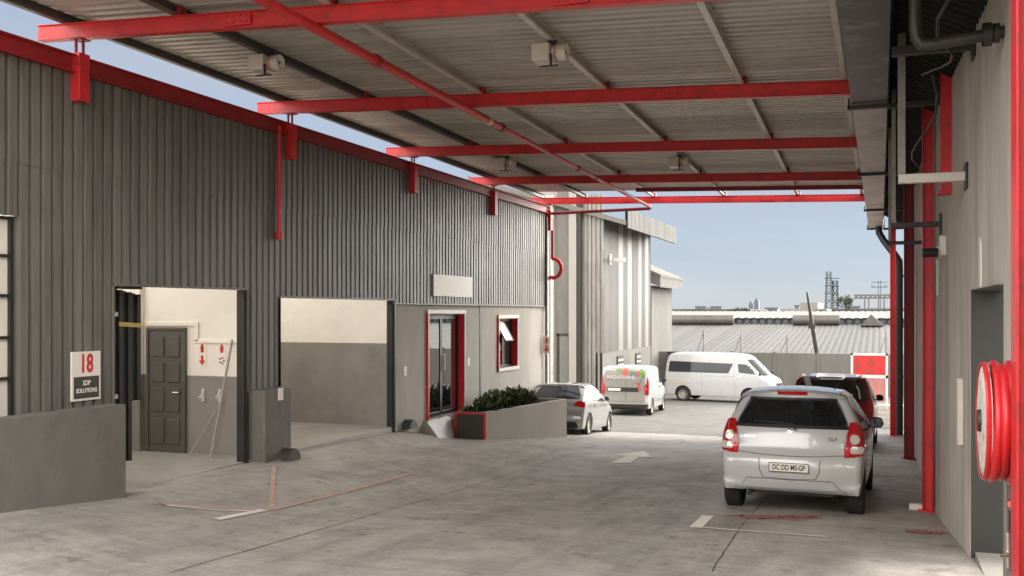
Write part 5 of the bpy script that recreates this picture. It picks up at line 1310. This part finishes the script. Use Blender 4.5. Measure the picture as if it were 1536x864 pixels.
MB().box(-26, 22, 103.8, 104, -5, 2.0).build('rear_wall', M['fence'], wh)
for (a, b, lab) in ((-22, -10.9, 'left'), (-6.35, -2.9, 'right')):
    mb = MB().lathe([(a, .02), (a, .40), (b, .40), (b, .02)], (0, 80.6, 1.38), 'X', 18)
    single(mb, 'ridge_vent', M['vent'], 'dark barrel ridge vent on the roof beside the factory annex' if lab == 'left' else 'dark barrel ridge vent on the roof beside the leaning pole', 'roof vent', ((a + b) / 2, 80.6, 1.0), 'barrel vents on the warehouse roof')
dm = thing('roof_dormer', 'small dark gabled dormer at the right of the warehouse roof', 'dormer', (-.2, 80, 1))
MB().prism([(-1.35, .98), (.25, .98), (-.62, 1.85)], 'Y', 79.2, 82).build('gable', M['vent'], dm)
# buildings further off
def far_block(name, px0, px1, ytop, Y, depth, m, label, zb=-6, roofcap=False, cat='building'):
    s_, c_ = math.sin(YAW), math.cos(YAW)
    def X(px): return Y * (-s_ * 1500 + c_ * (px - 768)) / (c_ * 1500 + s_ * (px - 768))
    wv = -(X((px0 + px1) / 2)) * s_ + Y * c_
    zt = EYE + (468 - ytop) / (1500 / wv)
    x0, x1 = X(px0), X(px1)
    t = thing(name, label, cat, ((x0 + x1) / 2, Y, zb))
    MB().box(x0, x1, Y, Y + depth, zb, zt).build('wall', m, t)
    return t, x0, x1, zt
t, a, b, z = far_block('far_shed', 1010, 1108, 466, 150, 30, M['far_white'], 'long white shed roof on the skyline beside the factory')
MB().box(a - 1, b + 1, 149, 181, z, z + .25).build('roof', M['far_roof'], t)
for k in (.25, .5): MB().box(a + (b - a) * k, a + (b - a) * k + 1.6, 155, 158, z + .25, z + .7).build('roof_unit', M['far_grey'], t)
t, a, b, z = far_block('far_shed', 1170, 1240, 463, 170, 30, M['far_white'], 'white stepped shed on the skyline left of the lattice tower')
MB().box(a + 3, b - 1.5, 172, 190, z, z + 1.0).build('roof', M['far_white'], t)
t, a, b, z = far_block('far_shed', 1240, 1420, 465, 190, 30, M['far_white'], 'low pale shed under the gantry on the skyline')
MB().box(a, b, 189, 221, z, z + .3).build('roof', M['far_grey'], t)
for (p0, p1, yt, lab) in ((1123, 1129, 455, 'shorter hazy blue office tower on the skyline'), (1131, 1138, 451, 'taller hazy blue office tower on the skyline')):
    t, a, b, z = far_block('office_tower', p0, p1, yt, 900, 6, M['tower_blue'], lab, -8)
    MB().box(a + 1, b - 1, 901, 905, z, z + 2).build('plant_room', M['tower_blue'], t)
    mb = MB()
    for k in range(5): mb.box(a + .3, b - .3, 899.8, 900, z - 2 - k * 2.6, z - 1 - k * 2.6)
    mb.build('window_band', M['far_grey'], t)
# lattice tower
def fx(px, Y):
    s_, c_ = math.sin(YAW), math.cos(YAW); return Y * (-s_ * 1500 + c_ * (px - 768)) / (c_ * 1500 + s_ * (px - 768))
def fz(px, py, Y):
    s_, c_ = math.sin(YAW), math.cos(YAW); return EYE + (468 - py) / 1500 * (-fx(px, Y) * s_ + Y * c_)
Y = 240; xc = fx(1246, Y); zt = fz(1246, 408, Y); lt = thing('lattice_tower', 'tall grey lattice tower on the skyline', 'tower', (xc, Y, -6))
def lattice(xc, Y, z0, z1, w0, w1, n, name, par, m, r=.09):
    mb = MB()
    for k in range(n):
        a = k / n; b = (k + 1) / n; wa = w0 + (w1 - w0) * a; wb = w0 + (w1 - w0) * b; za = z0 + (z1 - z0) * a; zb = z0 + (z1 - z0) * b
        ca = [(xc - wa, Y - wa), (xc + wa, Y - wa), (xc + wa, Y + wa), (xc - wa, Y + wa)]; cb = [(xc - wb, Y - wb), (xc + wb, Y - wb), (xc + wb, Y + wb), (xc - wb, Y + wb)]
        for i in range(4):
            j = (i + 1) % 4
            mb.bar((*ca[i], za), (*cb[i], zb), r * 1.6, r * 1.6); mb.bar((*ca[i], za), (*cb[j], zb), r, r); mb.bar((*ca[j], za), (*cb[i], zb), r, r); mb.bar((*cb[i], zb), (*cb[j], zb), r, r)
    return mb.build(name, m, par)
lattice(xc - .4, Y, -6, zt, 1.05, .45, 9, 'mast', lt, M['far_grey'], .14)
lattice(xc + .9, Y + 2, -6, zt - 2.0, .7, .5, 8, 'mast', lt, M['far_grey'], .14)
mb = MB()
for k in range(5): z = zt - 1.5 - k * 1.7; mb.box(xc - 1.4, xc + 1.9, Y - .8, Y + 2.6, z, z + .12)
mb.build('platform', M['far_grey'], lt)
# gantry and power pylon
Y = 200; gd = thing('gantry', 'dark overhead gantry on trestle legs at the right of the skyline', 'gantry', (fx(1305, Y), Y, -6))
z = fz(1305, 447, Y); xa, xb = fx(1281, Y), fx(1345, Y)
mb = MB()
for k in range(9):
    x0 = xa + (xb - xa) * k / 9; x1 = xa + (xb - xa) * (k + 1) / 9
    mb.bar((x0, Y, z), (x1, Y, z + .5), .12, .12).bar((x0, Y, z + .5), (x1, Y, z), .12, .12)
mb.bar((xa, Y, z), (xb, Y, z), .3, .3).bar((xa, Y, z + .55), (xb, Y, z + .55), .25, .25); mb.build('deck', M['vent'], gd)
for px in (1297, 1303, 1318, 1326): MB().bar((fx(px, Y), Y, -6), (fx(px, Y), Y, z), .22, .22).build('leg', M['vent'], gd)
MB().bar((xa, Y, z), (xa - .5, Y, z - 1.1), .15, .15).build('hook_arm', M['vent'], gd)
Y = 210; py_ = thing('power_pylon', 'twin poled power pylon with cross arms behind the gantry', 'pylon', (fx(1319, Y), Y, -6)); zt = fz(1319, 421, Y)
for px in (1317.5, 1321): MB().bar((fx(px, Y), Y, -6), (fx(px, Y), Y, zt), .14, .14).build('pole', M['far_grey'], py_)
for d in (.3, 1.3): MB().bar((fx(1307, Y), Y, zt - d), (fx(1331, Y), Y, zt - d), .14, .14).build('cross_arm', M['far_grey'], py_)
for px in (1308, 1312, 1327, 1330): MB().lathe([(0, .08), (.2, .14), (.4, .08)], (fx(px, Y), Y, zt - 1.2), 'Z', 8).build('insulator', M['vent'], py_)
# trees on the skyline
rnd = random.Random(11)
def tree(px, ytop, Y, w_, label, tall=False):
    x = fx(px, Y); zt = fz(px, ytop, Y); zb = -6
    t = thing('skyline_tree', label, 'tree', (x, Y, zb), group='trees on the skyline')
    MB().tube([(x, Y, zb), (x + .1, Y, zb + (zt - zb) * .6), (x, Y, zt - .3)], [.22, .15, .06], 7).build('trunk', M['bark'], t)
    mb = MB(); h = zt - 1.2 if not tall else zt - .9
    for k in range(7 if not tall else 3):
        c = (x + rnd.uniform(-1, 1) * w_ * .6, Y + rnd.uniform(-1, 1) * w_ * .5, h + rnd.uniform(-1.0, .5) * (1 if not tall else .5))
        leaves(mb, c, (w_ * .5, w_ * .5, .75), 130, .42, rnd)
    mb.build('crown', M['tree_leaf'], t)
tree(1106, 463, 140, 1.1, 'small round tree left of the office towers'); tree(1114, 464, 142, .9, 'small tree touching the left office tower')
tree(1147, 466, 140, 1.2, 'low wide tree just right of the office towers'); tree(1158, 467, 143, 1.1, 'low tree right of the wide one')
tree(1267, 445, 160, .9, 'tall slim tree beside the lattice tower', True); tree(1180, 467, 150, .8, 'tiny bush before the stepped white shed')
tree(1276, 463, 165, 1.2, 'bushy tree left of the gantry legs'); tree(1316, 464, 150, 1.3, 'bushy tree below the power pylon'); tree(1001, 466, 140, .8, 'tiny tree against the factory annex')
for i, (px, yt, Y, w_) in enumerate(((1028, 467, 145, .9), (1060, 466, 147, 1.1), (1092, 465, 146, .9), (1126, 466, 144, .8), (1208, 466, 150, 1.2), (1230, 465, 152, 1.0), (1256, 464, 158, 1.1), (1296, 465, 166, 1.2))):
    tree(px, yt, Y, w_, ['tiny tree before the long white shed nearest the annex', 'low tree in front of the middle of the long white shed', 'small tree at the right end of the long white shed', 'tiny tree below the gap between the office towers',
         'low tree at the foot of the stepped white shed', 'bush just left of the lattice tower', 'bush just right of the lattice tower foot', 'low tree under the left legs of the gantry'][i])
for i, (p0, p1_, yt, Y, lab) in enumerate(((1062, 1074, 463, 320, 'small hazy block behind the long white shed'), (1148, 1166, 463, 340, 'low hazy block between the office towers and the stepped shed'), (1192, 1199, 459, 420, 'slim hazy block above the stepped white shed'), (1270, 1290, 461, 300, 'hazy low block behind the tall slim tree'))):
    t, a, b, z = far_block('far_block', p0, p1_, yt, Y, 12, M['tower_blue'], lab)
    MB().box(a - .3, b + .3, Y - .3, Y + 12.3, z, z + .4).build('roof', M['far_grey'], t)
